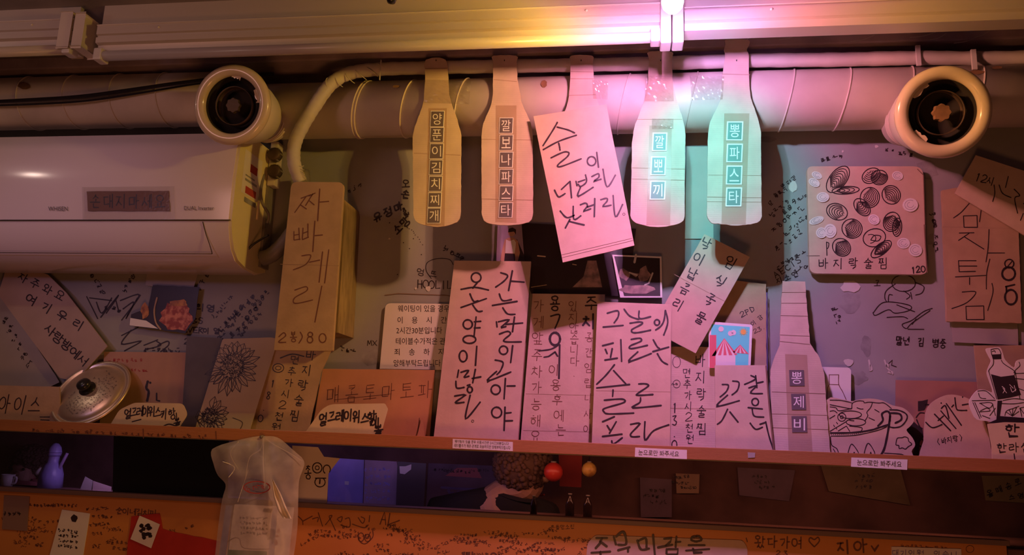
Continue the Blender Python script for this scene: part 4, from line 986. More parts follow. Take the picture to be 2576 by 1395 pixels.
# thin-lettered sign
P13 = lean(-.07, -.035, .40)
o = card('notice_sign', [(1340,738),(1522,740),(1494,1134),(1308,1126)], P13, .004, KRAFT, 'cardboard notice sign with four columns of thin writing right of the two-column poem')
k = ink_on(o, P13, INKB)
for s, xa, ya, xb, yb in (('가게앞주차가능해요', 1354, 768, 1347, 1098),): row(k, s, xa, ya, xb, yb, 27, 1.8, rot=3, hsc=1.15)
row(k, '용무시이후에는', 1398, 900, 1402, 1080, 25, 1.8, rot=3, hsc=1.1) if False else row(k, '이용후에는', 1394, 930, 1410, 1082, 26, 1.8, rot=3, hsc=1.1)
row(k, '있지않습니다.', 1442, 770, 1446, 935, 23, 1.7, rot=3, hsc=1.15); row(k, '공간임립니사이', 1482, 848, 1478, 1078, 20, 1.6, rot=3, hsc=1.2); done(k)
k = ink_on(o, P13, INK, 'bold_handwriting'); hand(k, '주', 1488, 762, 34, 36, 3.6); hand(k, '치', 1482, 808, 34, 38, 5); hand(k, '용', 1396, 762, 26, 36, 3.6)
k.line([(1385,795),(1408,792),(1396,826)], 4, True); k.ring(1396, 852, 13, 16, 6); k.line([(1404,868),(1385,878),(1355,882)], 4, True); k.line([(1396,885),(1380,896),(1368,898)], 4); k.line([(1396,884),(1403,896)], 4); k.line([(1408,866),(1406,952)], 4.5); done(k)
crease(o, P13, [[(1322,990),(1500,994)], [(1316,1082),(1496,1086)]], CORRDK, 1)
k = Ink(P13, .0008); k.line([(1321,862),(1302,1118)], 5); k.build('edge_line', EDGE, o)
# day's-fatigue poem
P14 = lean(-.112, -.085, .36)
o = card('marker_poem', [(1503,758),(1689,765),(1685,1136),(1488,1128)], P14, .004, KRAFT, 'large cardboard poem with bold marker, four rows, above the taped white shelf strip')
k = ink_on(o, P14, INK); fr = crop(1480, 740, 3.403)
traced(k, fr, [[(160,162),(250,140),(256,190),(220,245)], [(125,280),(300,265)], [(305,125),(355,185),(432,214)], [(435,140),(440,207),(535,190)], [(355,247),(440,235),(460,252),(375,300),(380,325),(430,326),(535,305)],
 ('o',588,240,22,24), [(575,305),(622,270),(648,220),(660,135)], [(660,137),(680,240),(645,350)], [(120,440),(215,415)], [(145,468),(162,508)], [(205,462),(190,540)], [(140,562),(250,545)], [(278,385),(285,575)],
 [(365,385),(440,375),(450,400),(360,440),(370,464),(508,435)], [(425,490),(345,575),(540,505)], [(555,387),(590,448),(610,462)], [(550,490),(690,450)], [(590,505),(630,570),(680,600)],
 [(225,600),(150,692),(70,770)], [(215,650),(322,766)], [(70,800),(355,770)], [(212,815),(208,875)], [(135,905),(288,895),(302,925),(140,975),(135,1005),(180,1022),(390,1015)],
 [(430,766),(490,765),(512,785),(420,850),(432,863),(555,856)], [(447,882),(440,925),(380,970),(625,950)], [(120,1090),(225,1045)], [(160,1120),(185,1160)], [(240,1087),(180,1190)], [(120,1215),(290,1195)], [(200,1250),(215,1280),(292,1225)],
 [(360,1112),(440,1105),(365,1190),(375,1217),(440,1215)], [(485,1087),(485,1245),(560,1165),(690,1115)]], 4.4); done(k)
crease(o, P14, [[(1500,982),(1687,985)]], CORRDK, .9)
# second clam price card
P15 = lean(-.06, -.028, .30)
o = card('clam_price_card', ragged([(1683,872),(1800,872),(1800,1144),(1682,1138)], 9, .8), P15, .004, CORR, 'corrugated price card in two writing columns under the steeply tilted card')
k = ink_on(o, P15, INK); row(k, '바지락술찜', 1762, 905, 1766, 1078, 25, 2.4, hsc=1.25, rot=2); row(k, '면추가시2천원', 1728, 938, 1736, 1104, 20, 1.9, hsc=1.15, rot=2); row(k, '13.0', 1697, 1025, 1697, 1118, 14, 2.8, rot=0, hsc=1.8)
k.ring(1702, 910, 10, 14, 1.4); k.ring(1702, 965, 9, 10, 1.4); scribble(k, 1702, 965, 2, 9, 1.4); done(k); crease(o, P15, [[(1684,1026),(1800,1028)]])
# steep card
P16 = Pl(-.066)
o = card('tilted_menu', [(1772,588),(1886,646),(1750,888),(1636,828)], P16, .005, KRAFT, 'steeply tilted kraft menu card with two diagonal columns behind the marker poem')
k = ink_on(o, P16, INK); row(k, '임식국물', 1838, 660, 1762, 800, 28, 3, rot=30, hsc=1.1); row(k, '낙이납금리', 1776, 612, 1706, 765, 26, 3, rot=28, hsc=1.15); done(k)
crease(o, P16, [[(1697,690),(1824,758)]], CORRDK, 1.2)
# note card behind and the postcard
P17 = lean(-.035, -.018, .4)
o = card('backing_card', ragged([(1795,700),(1927,714),(1929,1148),(1795,1142)], 12, .7), P17, .004, KRAFT2, 'plain kraft backing card with small handwriting behind the picture postcard', 'cardboard')
k = ink_on(o, P17, INK); row(k, '2PD', 1868, 790, 1892, 778, 14, 1.8); row(k, '이감', 1895, 812, 1912, 798, 13, 1.4); row(k, '23.', 1900, 832, 1920, 822, 11, 1.3); done(k); k = Ink(P17, .0008); k.line([(1929,735),(1930,930)], 2.2); k.build('edge_line', VIOLET, o)
P18 = Pl(-.058)
o = card('postcard', roundc([(1783,808),(1893,816),(1888,925),(1783,925)], 6), P18, .001, WHITE, 'bright printed postcard with blue sky, sun and striped circus tents', 'postcard')
k = Ink(P18, .0005); k.fill([(1790,815),(1886,822),(1882,925),(1785,925)]); k.build('sky_print', SKYB, o)
k = Ink(P18, .0009); k.fill([(1790,895),(1822,850),(1855,892)]); k.fill([(1842,886),(1862,866),(1884,890)]); k.fill([(1785,842),(1802,842),(1802,925),(1785,925)]); k.build('tent_print', TENTR, o)
k = Ink(P18, .0012)
for a in (1800, 1814, 1828, 1843): k.fill([(1822,852),(a,893),(a+6,893)])
for a in (1850, 1862, 1874): k.fill([(1862,868),(a-2,888),(a+3,888)])
for cx, cy in ((1814,827),(1838,838),(1845,836)): k.dot(cx, cy, 7)
k.fill([(1800,893),(1850,893),(1850,925),(1800,925)]); k.build('tent_stripe', PINKP, o)
k = Ink(P18, .0014); k.dot(1870, 834, 7, 12)
for i in range(12): a = i*.5236; k.fill([(1870+8*math.cos(a-.12),834+8*math.sin(a-.12)),(1870+12*math.cos(a),834+12*math.sin(a)),(1870+8*math.cos(a+.12),834+8*math.sin(a+.12))])
k.build('sun_print', SUNY, o)
# flower sign
P19 = lean(-.095, -.075, .22)
o = card('flower_sign', [(1798,918),(1926,918),(1950,1150),(1801,1144)], P19, .004, KRAFT, 'short kraft sign with one big character left of the standing bottle-shaped sign')
k = ink_on(o, P19, INK); fr = crop(1676, 905, 2.8467)
traced(k, fr, [[(400,175),(445,180),(430,225),(385,265)], [(475,150),(520,160),(510,215),(470,250)], [(440,250),(362,330),(525,290)], [(440,350),(400,430),(365,460)], [(455,370),(515,445)],
 [(605,110),(640,135),(560,175)], [(640,110),(650,200)], [(650,165),(695,155)], [(590,200),(645,185),(605,235),(690,240)], ('o',637,300,24,26), [(585,340),(690,350)], [(615,345),(630,400),(700,408)], [(600,450),(640,495),(690,480)], [(670,460),(715,445)], [(712,440),(735,540),(770,650)]], 4); done(k)
k = Ink(P19, .0008); k.line([(1927,920),(1934,1010),(1948,1146)], 4); k.build('edge_line', EDGE, o)
# standing bottle sign
P20 = lean(-.085, -.03, .42)
o = card('standing_bottle_sign', ragged([(1969,707),(2025,707),(2028,745),(2033,800),(2038,862),(2062,900),(2074,940),(2082,1060),(2090,1154),(1945,1150),(1939,1000),(1938,930),(1946,905),(1962,868),(1963,800),(1966,750)], 9, .8), P20, .005, CORR, 'bottle-shaped corrugated sign standing on the shelf with three dark letter tiles')
crease(o, P20, [[(1967,735),(2028,735)], [(1966,762),(2030,762)], [(1964,793),(2033,795)], [(1963,842),(2036,845)], [(1962,858),(2038,866)], [(1942,985),(2076,990)], [(1940,1040),(2080,1044)], [(1942,1075),(2084,1080)]], EDGE, 1.3)
slab('tape_strip', [(1975,890),(2030,892),(2044,1138),(1984,1136)], off(P20, -.0008), .0005, TAPEB, o)
for (x0, y0, x1, y1), ch in zip([(1985,930,2022,970), (1990,990,2026,1030), (1991,1046,2029,1087)], '뽕제비'):
    b = slab('letter_tile', [(x0, y0), (x1, y0), (x1+2, y1), (x0+2, y1)], off(P20, -.002), .001, SLATE, o)
    k = Ink(off(P20, -.002), .0006); printed(k, ch, x0+6, y0+5, x1-4, y1-5); k.build('letter', WHITE, b)
# paper behind with a drawn glass bottle
P21 = lean(-.03, -.012, .25)
o = card('bottle_drawing', roundc([(2066,922),(2135,924),(2141,930),(2140,1150),(2078,1150)], 3), P21, .001, PAPER, 'white paper with a drawn clear bottle behind the drawn pot', 'drawing')
k = ink_on(o, P21, INKB, 'drawing'); k.line([(2086,942),(2086,966),(2082,975),(2080,1005)], 1.5); k.line([(2110,942),(2110,966),(2120,985),(2130,1008)], 1.8, True); k.line([(2087,966),(2110,967)], 1.2); k.line([(2086,942),(2110,942)], 1.2); done(k)
# pot cut-out
P22 = lean(-.075, -.055, .2); fr = crop(2050, 880, 4.36)
out = resample(fr([(130,545),(300,540),(405,560),(470,545),(600,530),(740,552),(850,605),(960,630),(1040,690),(1088,770),(1040,840),(1005,880),(1070,960),(1100,1040),(1060,1110),(1062,1210),(600,1200),(150,1190),(140,900)]), True, 3)
o = card('pot_drawing', out, P22, .003, KRAFT, 'cut-out drawing of a steaming stew pot over flames standing on the shelf', 'drawing')
k = ink_on(o, P22, INK, 'drawing')
traced(k, fr, [[(165,548),(290,552),(405,578)], [(165,598),(400,645)], [(165,622),(230,632),(265,665),(400,640)], [(405,640),(412,582),(470,557),(530,560),(545,577),(600,570),(700,580),(760,580),(840,640)],
 [(630,580),(610,630),(570,680),(580,720),(545,780)], ('o',390,708,122,42), ('o',450,790,108,40), ('o',295,735,45,45), ('o',295,735,16,16), [(160,752),(220,715)], [(165,890),(345,782)], [(345,832),(255,886)], [(345,832),(382,890)], [(380,832),(512,850),(505,890)],
 [4.5,(170,908),(400,905),(600,880),(700,850),(800,818)], [(175,942),(430,935),(680,882),(790,838)], [5,(690,832),(745,770),(735,700),(790,670),(822,700),(822,780)], [3.5,(820,655),(920,660),(1000,700),(1008,755),(950,830),(870,850),(810,838)], [5,(830,690),(930,700),(948,760),(880,800)],
 [5.5,(825,722),(800,900),(760,1080),(712,1165)], [(360,1160),(370,1100),(405,1030),(470,1110),(485,1165)], [(420,1165),(430,1120),(447,1165)], [(545,1170),(545,1110),(585,1020),(650,1110),(657,1170)], [(600,1168),(612,1120),(627,1168)],
 [(890,1010),(905,965),(955,960),(985,950),(1020,965),(1030,1000),(1062,1030),(1020,1060),(990,1085),(960,1070),(925,1078),(920,1045),(890,1040),(890,1010)], [(760,1128),(950,1142),(975,1172)], [(170,950),(185,1040),(240,1080),(265,1145)], [(200,1080),(237,1145)],
 [(460,630),(500,645),(530,645)], [(655,650),(705,680)], [(590,740),(655,770)], [(380,770),(430,775)], [(165,670),(210,665),(245,690)], [(205,820),(215,840)], [(235,790),(250,810)], [(230,850),(240,865)]], 2.2)
for i in range(26): x = 180 + i*23; y = 925 - max(0, i-9)**1.45*1.6; (a, b), = fr([(x, y)]); k.dot(a, b, 1.2, 5)
done(k)
# maroon card behind, oval card, drinks
P25 = lean(-.03, -.012, .25)
o = card('maroon_card', ragged([(2254,955),(2470,960),(2500,1175),(2250,1165)], 40, .4), P25, .003, mat('maroon_card', (.40,.20,.15), .7, noise=.1), 'reddish-brown card behind the drawn pot and the round-topped sign', 'cardboard')
k = ink_on(o, P25, INK, 'drawing'); fr = crop(2050, 880, 4.36)
k.fill(fr([(1130,560),(1180,555),(1240,540),(1230,600),(1200,660),(1130,670)])); k.fill(fr([(1000,870),(1080,780),(1180,870),(1190,950),(1150,1010),(1140,1180),(1060,1180),(1100,1040)]))
traced(k, fr, [[(1180,600),(1250,600),(1265,640)], [(1110,740),(1150,690),(1200,690)], [(1115,760),(1150,840),(1180,860)], [(1150,960),(1195,990)], [(1150,1050),(1190,1065)], [(1725,660),(1740,780)], [(1870,790),(1850,860)], [(1890,850),(1910,960),(1885,1010),(1925,1055)], [(1930,1140),(1880,1180),(1900,1200)]], 3.2); done(k)
P24 = lean(-.06, -.045, .22)
o = card('round_topped_sign', resample(fr([(1200,1215),(1195,1000),(1205,800),(1225,660),(1290,570),(1420,500),(1540,490),(1700,540),(1790,640),(1850,760),(1900,900),(1930,1080),(1945,1230)]), True, 3), P24, .003, KRAFT, 'round-topped cardboard sign with slanted characters between pot and drinks drawings')
k = ink_on(o, P24, INK)
traced(k, fr, [[(1215,790),(1290,850),(1395,815)], [(1310,700),(1490,885)], [(1380,665),(1548,862)], [(1350,772),(1412,720)], [(1385,640),(1432,612),(1470,750)], [(1440,585),(1607,825)], [(1500,625),(1522,600)], [(1535,520),(1552,640),(1590,660),(1668,660)], [(1615,602),(1682,590)]], 3.4)
k.dot(*fr([(1385,580)])[0], 2); k.dot(*fr([(1620,515)])[0], 2); row(k, '(바지락)', 2360, 1110, 2418, 1100, 13, 1.6, hsc=1.3); done(k)
P28 = lean(-.035, -.015, .3)
o = card('red_backing_card', ragged([(2450,868),(2640,868),(2640,1185),(2478,1180)], 40, .4), P28, .003, KRAFT2, 'kraft backing card at the far right behind the drinks cut-out', 'cardboard')
P27 = lean(-.10, -.08, .25); fr = crop(2400, 860, 4.227)
o = card('drinks_drawing', resample(fr([(340,72),(410,58),(490,56),(520,120),(545,190),(640,270),(665,200),(744,178),(830,200),(840,500),(830,862),(450,852),(350,838),(240,820),(190,740),(164,660),(175,600),(250,510),(330,508),(412,530),(380,420),(352,330),(370,260),(395,200),(370,150)]), True, 3), P27, .003, PAPER, 'white paper cut-out drawing of a liquor bottle with iced glasses at far right', 'drawing')
k = ink_on(o, P27, INK, 'drawing')
k.fill(fr([(398,132),(500,126),(504,180),(412,182)])); k.fill(fr([(392,340),(500,368),(640,350),(712,560),(600,588),(465,610)])); k.fill(fr([(355,862),(450,822),(462,622),(512,620),(488,785),(840,812),(840,862)]))
traced(k, fr, [[(392,78),(470,70),(502,128)], [(392,78),(400,135)], [(405,100),(430,92),(440,110)], [(420,185),(415,240),(370,300),(380,345),(455,605)], [(502,190),(530,230),(640,305),(642,350)], [(690,210),(700,250),(650,300),(645,330),(744,330)], [(640,385),(744,395)], [(680,490),(760,520)], [(650,310),(700,600)],
 [(190,622),(440,617)], [(200,640),(275,812)], [(220,640),(290,800)], [(250,520),(340,520),(430,600)], [(260,540),(280,590),(340,600)], [(270,650),(370,640),(410,660),(370,700),(280,650)], [(280,730),(350,700),(380,730),(270,740)], [(380,780),(440,700)], [(300,780),(380,810)], [(410,660),(440,780)],
 [(505,652),(640,655),(744,640)], [(520,620),(640,600),(744,612)], [(540,780),(560,730),(640,700),(690,680)], [(620,785),(550,740)], [(620,785),(585,720)], [(620,785),(625,705)], [(620,785),(665,695)], [(620,785),(690,735)], [(700,700),(744,690)], [(700,700),(744,760)], [(700,700),(720,790)]], 1.8); done(k)
k = Ink(P27, .0012); traced(k, fr, [[(510,470),(540,500),(520,540)], [(520,490),(560,540)], [(590,450),(630,490)], [(600,480),(620,530),(660,500)], [(640,460),(655,520)]], 1.6); k.build('label_scrawl', WHITE, o)
P29 = lean(-.125, -.115, .12)
o = card('soju_price_card', roundc(fr([(355,870),(540,850),(800,858),(800,1320),(410,1310),(400,1100)]), 3), P29, .002, KRAFTY, 'yellowish price card below the drinks drawing at the far right edge')
k = ink_on(o, P29, INK); hand(k, '한', 2546, 1083, 38, 34, 3.8); row(k, '한라산', 2520, 1126, 2580, 1124, 24, 2.4); k.line([(2551,1140),(2553,1160)], 2.4); done(k)
# --- wall things on the right
P30 = Pl(-.030)
o = card('clam_board', roundc([(2030,418),(2322,418),(2332,690),(2037,687)], [14,24,16,18]), P30, .014, KRAFT, 'square thick cardboard with drawn clams and five characters on the right wall')
fr = crop(2000, 390, 4.36); k = ink_on(o, P30, INK, 'drawing')
def shell(k, cx, cy, rx, ry, rot, n=7, lw=2.6, sq=.75):
    k.ring(cx, cy, rx, ry, lw, 22, rot=rot); r = math.radians(rot); c, s = math.cos(r), math.sin(r)
    for i in range(1, n):
        t = i/n; ox = -rx*(1-t)*sq; pts = []
        for q in range(11):
            a = math.radians(-100 + 200*q/10); x, y = ox + rx*t*math.cos(a), ry*t*math.sin(a)*.98; pts.append((cx + x*c - y*s, cy + x*s + y*c))
        k.line(pts, lw*.8)
for a in ((470,265,170,92,-52,9), (555,385,150,42,-4,5), (835,225,78,105,60,6), (925,245,80,90,80,9), (820,465,105,112,15,9), (735,570,110,72,48,8), (1055,435,98,105,-40,8), (460,620,118,88,-160,7), (625,805,112,105,20,10), (1060,730,108,90,110,9), (1120,790,50,100,5,5), (510,1010,105,92,40,10), (870,905,125,98,-15,2), (945,1030,135,58,-38,8)):
    (x, y), = fr([(a[0], a[1])]); shell(k, x, y, a[2]/4.36, a[3]/4.36, a[4], a[5])
traced(k, fr, [[(345,950),(350,1100)], [(345,955),(370,965),(365,1010),(350,1025)], [(830,930),(870,880),(940,890),(910,940),(830,930)]], 2.4)
row(k, '바지락술찜', 2071, 662, 2222, 662, 24, 2.4, hsc=1.15); row(k, '120', 2297, 679, 2322, 676, 11, 2.8, hsc=1.5); k.line([(2029,643),(2062,643)], 1); done(k)
k = Ink(P30, .0008); k.line([(2308,425),(2323,440),(2327,565)], 2); k.line([(2325,565),(2332,685)], 2.6); k.build('edge_line', EDGE, o)
for i, (x, y, rx, ry, rot) in enumerate(((240,220,60,38,25),(210,300,66,44,30),(305,460,70,55,0),(1125,225,62,50,15),(865,705,65,55,30),(1265,545,85,75,0),(235,715,85,40,-20),(385,830,70,78,0),(290,850,60,60,40),(1190,965,72,60,0),(1320,1040,75,70,20))):
    (a, b), = fr([(x, y)]); rx /= 4.36; ry /= 4.36; r = math.radians(rot)
    pts = [(a + rx*math.cos(t)*math.cos(r) - ry*math.sin(t)*math.sin(r), b + rx*math.cos(t)*math.sin(r) + ry*math.sin(t)*math.cos(r)) for t in [q*.3927 for q in range(16)]]
    sh_ = slab('paper_shell', pts, off(P30, -.002 - .0006*(i % 3)), .001, PAPER, o); sk = Ink(off(P30, -.002 - .0006*(i % 3)), .0004); sk.ring(a, b, rx*.72, ry*.7, 1.0, 14, 20, 300, rot); sk.ring(a, b, rx*.4, ry*.4, .9, 10, 0, 260, rot); sk.build('shell_line', DIRT, sh_)
P31 = Pl(-.024)
o = card('fries_sign', ragged([(2370,478),(2420,470),(2562,560),(2570,812),(2383,808)], 9, .7), P31, .010, KRAFT2, 'tall kraft sign of angular thin characters with a bold number on the far right wall')
fr = crop(2300, 400, 2.79); k = ink_on(o, P31, INK)
def bx4(x0, y0, x1, y1): return [[(x0,y0),(x0+4,y1)], [(x0,y0),(x1,y0-3)], [(x1,y0-3),(x1+3,y1)], [(x0+4,y1),(x1+3,y1)]]
traced(k, fr, [[(390,305),(330,372),(275,412)], [(470,350),(458,440)], *bx4(345,398,440,478), [(315,518),(420,516)], [(385,520),(310,570)], [(352,545),(490,632)], [(525,492),(518,620),(503,722)], [(515,658),(635,658)],
 [(310,712),(435,712)], [(310,712),(315,790)], [(315,750),(440,750)], [(315,790),(430,787)], [(288,826),(505,815)], [(388,830),(388,880)], [(530,700),(508,800),(506,912)], [(335,932),(432,932),(370,1005),(263,1048)], [(545,870),(552,935),(515,1062)], *bx4(362,1032,487,1125)], 2.4)
traced(k, fr, [('o',667,733,32,30,3.4), ('o',662,803,46,46,5.2), [4.5,(640,895),(705,880)], [4.5,(645,893),(648,935)], ('o',678,968,42,52,5.2)], 4); k.line(fr([(640,770),(690,712)]), 3); done(k); crease(o, P31, [[(2372,570),(2562,575)]], CORRDK, .9)
P32 = Pl(-.042)
o = card('tilted_price_card', [(2455,390),(2640,450),(2640,622),(2576,590),(2402,486)], P32, .004, KRAFT, 'tilted card at the right edge overlapping the tall angular-character sign')
k = ink_on(o, P32, INK); row(k, '12시', 2460, 445, 2492, 455, 16, 2.4, hsc=1.3); traced(k, fr, [[(560,180),(565,240),(550,298)], [(595,180),(620,240),(680,270)], [(660,120),(640,200)], [(700,210),(740,255),(705,275),(725,380)], [(765,380),(745,430)], [(765,310),(790,330)]], 2.6); done(k)
o = card('blank_paper', [(2393,806),(2560,812),(2562,868),(2396,860)], Pl(-.008), .001, GPAPER, 'blank pinkish paper directly below the tall angular-character sign', 'paper')
# --- photos behind the signs in the middle
o = card('large_photo', [(1312,560),(1600,575),(1580,745),(1336,738),(1308,640)], Pl(-.010), .001, PHOTO, 'large dark glossy photo print behind the tilted poem card', 'photo')
k = Ink(-.010, .0006); k.fill([(1468,695),(1478,655),(1500,655),(1515,722),(1440,722)]); k.build('lamp_print', ANIMAL, o); k = Ink(-.010, .0009); k.line([(1352,643),(1372,645)], 3); k.line([(1440,664),(1450,666)], 2); k.line([(1336,722),(1375,716)], 1.5); k.build('highlight_print', KRAFTY, o)
o = card('animal_photo', [(1540,640),(1664,645),(1666,748),(1560,748)], Pl(-.020), .001, WHITE, 'small white-bordered photo of a furry animal above the marker poem', 'photo')
k = Ink(-.020, .0005); k.fill([(1545,644),(1660,649),(1661,744),(1570,744)]); k.build('photo_print', PHOTO, o); k = Ink(-.020, .0009); blob(k, 1620, 690, 16, 22); blob(k, 1600, 728, 48, 13, 14); blob(k, 1570, 690, 14, 16); k.fill([(1580,684),(1608,688),(1600,697)]); k.build('animal_print', ANIMAL, o)
k = Ink(-.020, .0012); k.line([(1642,686),(1632,712),(1622,716)], 4); k.line([(1583,685),(1603,692)], 4); k.line([(1600,640),(1596,660)], 6); k.build('pale_print', PATCH, o)
o = card('portrait_poster', [(1252,560),(1312,560),(1320,665),(1248,665)], Pl(-.015), .001, mat('lilac_print', (.42,.34,.50), .5, noise=.2), 'portrait poster of a standing person in a white top above the two-column poem', 'poster')
k = Ink(-.015, .0005); k.fill([(1300,600),(1318,640),(1320,665),(1296,665)]); k.build('shadow_print', PHOTO, o)
k = Ink(-.015, .0008); k.fill([(1270,602),(1280,597),(1292,597),(1303,606),(1308,635),(1302,660),(1296,658),(1296,640),(1270,640),(1268,658),(1258,655),(1264,625)]); k.dot(1287, 585, 9, 12); k.build('skin_print', SKIN, o)
k = Ink(-.015, .0011); k.fill([(1273,602),(1282,606),(1293,602),(1298,610),(1295,637),(1271,636)]); k.build('shirt_print', WHITE, o); k = Ink(-.015, .0013); k.fill([(1270,637),(1295,638),(1296,664),(1268,664)]); k.fill([(1278,584),(1280,575),(1289,572),(1298,577),(1298,590),(1293,582)]); k.build('dark_print', PHOTO, o)

# ================================================================ plywood board below the window
BY = -.014
bd = structure(box('wall_board', (XL, BY, .7), (P(2532, 1371, BY).x, -.001, ZBT), PLY, b=.001))
k = Ink(BY, .0006)
row(k, 'AL', 966, 1303, 985, 1306, 20, 3, hsc=1.6); k.line([(978,1318),(995,1312),(1005,1308)], 3)
for q in ((775,1325),(830,1328)): pass
traced(k, crop(740,1140,5.47), [[(50,860),(110,920),(120,980)], [(120,930),(250,860)], [(330,810),(390,1000)], [(250,900),(330,880),(320,940)], [(430,980),(520,860),(480,860)], [(480,870),(570,1060)], [(600,890),(660,870),(640,940),(590,900)], [(640,980),(760,1010),(760,890),(700,900)], [(800,970),(960,1020),(1020,980)], [(880,880),(940,960),(970,900),(920,870)], [(1040,850),(1030,940)], [(880,1080),(900,1200),(980,1240),(1080,1150),(1080,1060)], [(980,1110),(1000,1170),(1050,1080)], ('o',1010,1160,40,50), ('o',920,1150,40,60)], 2.4)
for i in range(125):
    x = R.choice([R.uniform(770, 1480), R.uniform(770, 1480), R.uniform(10, 540)]); y = 1290 + (x/2576)*60 + R.uniform(12, 85)
    if 490 < x < 760: continue
    scribble(k, x, y, R.randint(2, 6), R.uniform(7, 13), 1.3, R.choice([0, 0, 3, 25, -25]))
for q in ((250,1270,5,11),(262,1290,5,11),(255,1310,5,11),(100,1262,9,9),(160,1262,9,9)): scribble(k, q[0], q[1]+8, q[2], q[3], 2)
row(k, '순이네김치찌', 300, 1284, 385, 1290, 17, 2.4); row(k, '흔들만소진', 1390, 1326, 1440, 1324, 11, 1.4)
row(k, '왔다가여', 1912, 1362, 2005, 1364, 26, 3.4, hsc=1.15); hand(k, '♡', 2048, 1362, 28, 26, 3.4); row(k, '23', 1958, 1390, 1976, 1391, 12, 2.4); k.line([(1877,1352),(1880,1362)], 3)
row(k, '지아', 2122, 1375, 2165, 1372, 34, 4.5, hsc=1.0); k.line([(2192,1372),(2200,1384),(2210,1370)], 4); scribble(k, 2330, 1376, 10, 12, 1.4, 3); k.ring(2440, 1380, 10, 9, 1.5)
row(k, '1팀', 1165, 1397, 1182, 1397, 20, 4); row(k, '70', 1225, 1397, 1242, 1397, 16, 4)
k.build('graffiti', INKB, bd)
def bcard(name, pts, m, label, cat='note'): return card(name, pts, BY-.003, .002, m, label, cat)
o = bcard('order_card', roundc([(1497,1345),(1868,1358),(1880,1376),(1882,1450),(1470,1450),(1478,1365)], 8), KRAFT, 'pinkish card with very large marker characters at the bottom edge', 'sign')
k = ink_on(o, BY-.003, INK); fr = crop(1100, 1120, 4.293)
traced(k, fr, [[(1905,980),(1930,1070)], [(1930,985),(2010,935),(2040,1060),(1950,1070)], [(1950,1130),(2080,1095)], [(2060,1100),(2060,1150)],
 [(2160,1020),(2200,1120),(2290,1110)], [(2170,1030),(2250,1000),(2260,1100)], [(2330,965),(2350,1180)], [(2380,1100),(2540,1070)]], 6)
row(k, '마감은', 1675, 1372, 1745, 1370, 36, 5, hsc=1.0) if False else None
hand(k, '주', 1512, 1378, 50, 64, 6); hand(k, '감', 1690, 1372, 46, 44, 5.5, slant=.1); hand(k, '은', 1752, 1370, 46, 42, 5.5); k.line([(1725,1384),(1785,1380)], 5); done(k)
o = bcard('pink_label', ragged([(2243,1374),(2418,1380),(2420,1440),(2243,1440)], 20, .5), PAPER, 'pale pink label with thin outlined characters at the bottom right edge'); k = ink_on(o, BY-.003, VIOLET); row(k, '대기인원 있습니', 2252, 1390, 2400, 1394, 17, 1.6); done(k)
o = bcard('memo_paper', [(156,1281),(226,1291),(200,1450),(110,1450)], PAPER, 'white memo paper with ink sketch on the board at the lower left')
k = ink_on(o, BY-.003, INK, 'sketch'); blob(k, 187, 1303, 9, 10); [scribble(k, 176, 1335 + i*13, 5, 10, 1.8, 8) for i in range(4)]; done(k)
o = bcard('red_sheet', ragged([(330,1298),(402,1290),(408,1330),(550,1360),(545,1450),(312,1450)], 20, 1.2), REDPL, 'glossy red sheet behind the small tilted photo on the lower left board', 'sheet')
o = card('small_photo', [(351,1296),(402,1318),(380,1378),(328,1355)], BY-.006, .001, PAPER, 'small tilted white photo card on the red sheet', 'photo')
k = ink_on(o, BY-.006, INK, 'photo_print')
for _ in range(14): blob(k, 367 + R.uniform(-14, 14), 1336 + R.uniform(-20, 20), 6, 5)
done(k)
o = bcard('grey_note', [(10,1245),(74,1248),(68,1335),(5,1330)], mat('brown_note', (.26,.16,.13), .7), 'dim brownish note at the far lower left of the board'); k = ink_on(o, BY-.003, INK); scribble(k, 36, 1290, 4, 12, 2); done(k)

# ================================================================ behind and on the window
def pane_paper(name, pts, y, m, label, cat='paper', t=.002): return card(name, pts, y, t, m, label, cat)
o = pane_paper('taped_paper', [(735,1120),(800,1124),(815,1148),(855,1152),(826,1190),(822,1268),(740,1262)], .006, PAPER, 'white torn paper with circled marker figures behind the plastic bag on the window')
k = ink_on(o, .006, INK); row(k, 'ㅋ', 760, 1178, 762, 1178, 14, 2); hand(k, '종', 775, 1188, 18, 36, 2.6); k.ring(798, 1176, 12, 13, 2.6); k.ring(798, 1176, 5, 5, 2); k.ring(822, 1180, 9, 11, 2.6, a0=120, a1=400); k.ring(805, 1212, 13, 12, 2.6, a0=-60, a1=240); k.line([(793,1202),(820,1202)], 2.6); k.line([(805,1205),(804,1216)], 3.4); done(k)
o = pane_paper('black_board', [(286,1095),(575,1105),(572,1258),(283,1246)], .03, mat('black_board', (.012,.014,.014), .35), 'large black board standing behind the window left of the plastic bag', 'panel')
o = pane_paper('violet_poster', [(824,1150),(916,1156),(912,1285),(824,1280)], .20, VIOLET, 'deep violet-blue poster behind the window right of the torn paper', 'poster'); k = ink_on(o, .20, GPAPER, 'print'); k.fill([(867,1209),(878,1210),(877,1219),(867,1218)]); done(k)
o = pane_paper('violet_poster', [(918,1156),(998,1160),(1018,1285),(914,1283)], .19, VIOLET2, 'dusky poster with faint scribbled lines behind the window between two posters', 'poster'); k = ink_on(o, .19, VIOLET, 'print'); [scribble(k, 955, 1180 + i*18, 6, 11, 1.6) for i in range(5)]; done(k)
o = pane_paper('dark_poster', [(1000,1160),(1072,1165),(1066,1275),(996,1270)], .18, PHOTO, 'dark poster behind the window with a pale heart-shaped sticker', 'poster'); k = ink_on(o, .18, GPAPER, 'sticker'); k.fill([(1005,1172),(1020,1172),(1035,1167),(1034,1180),(1018,1192),(1006,1190)]); done(k)
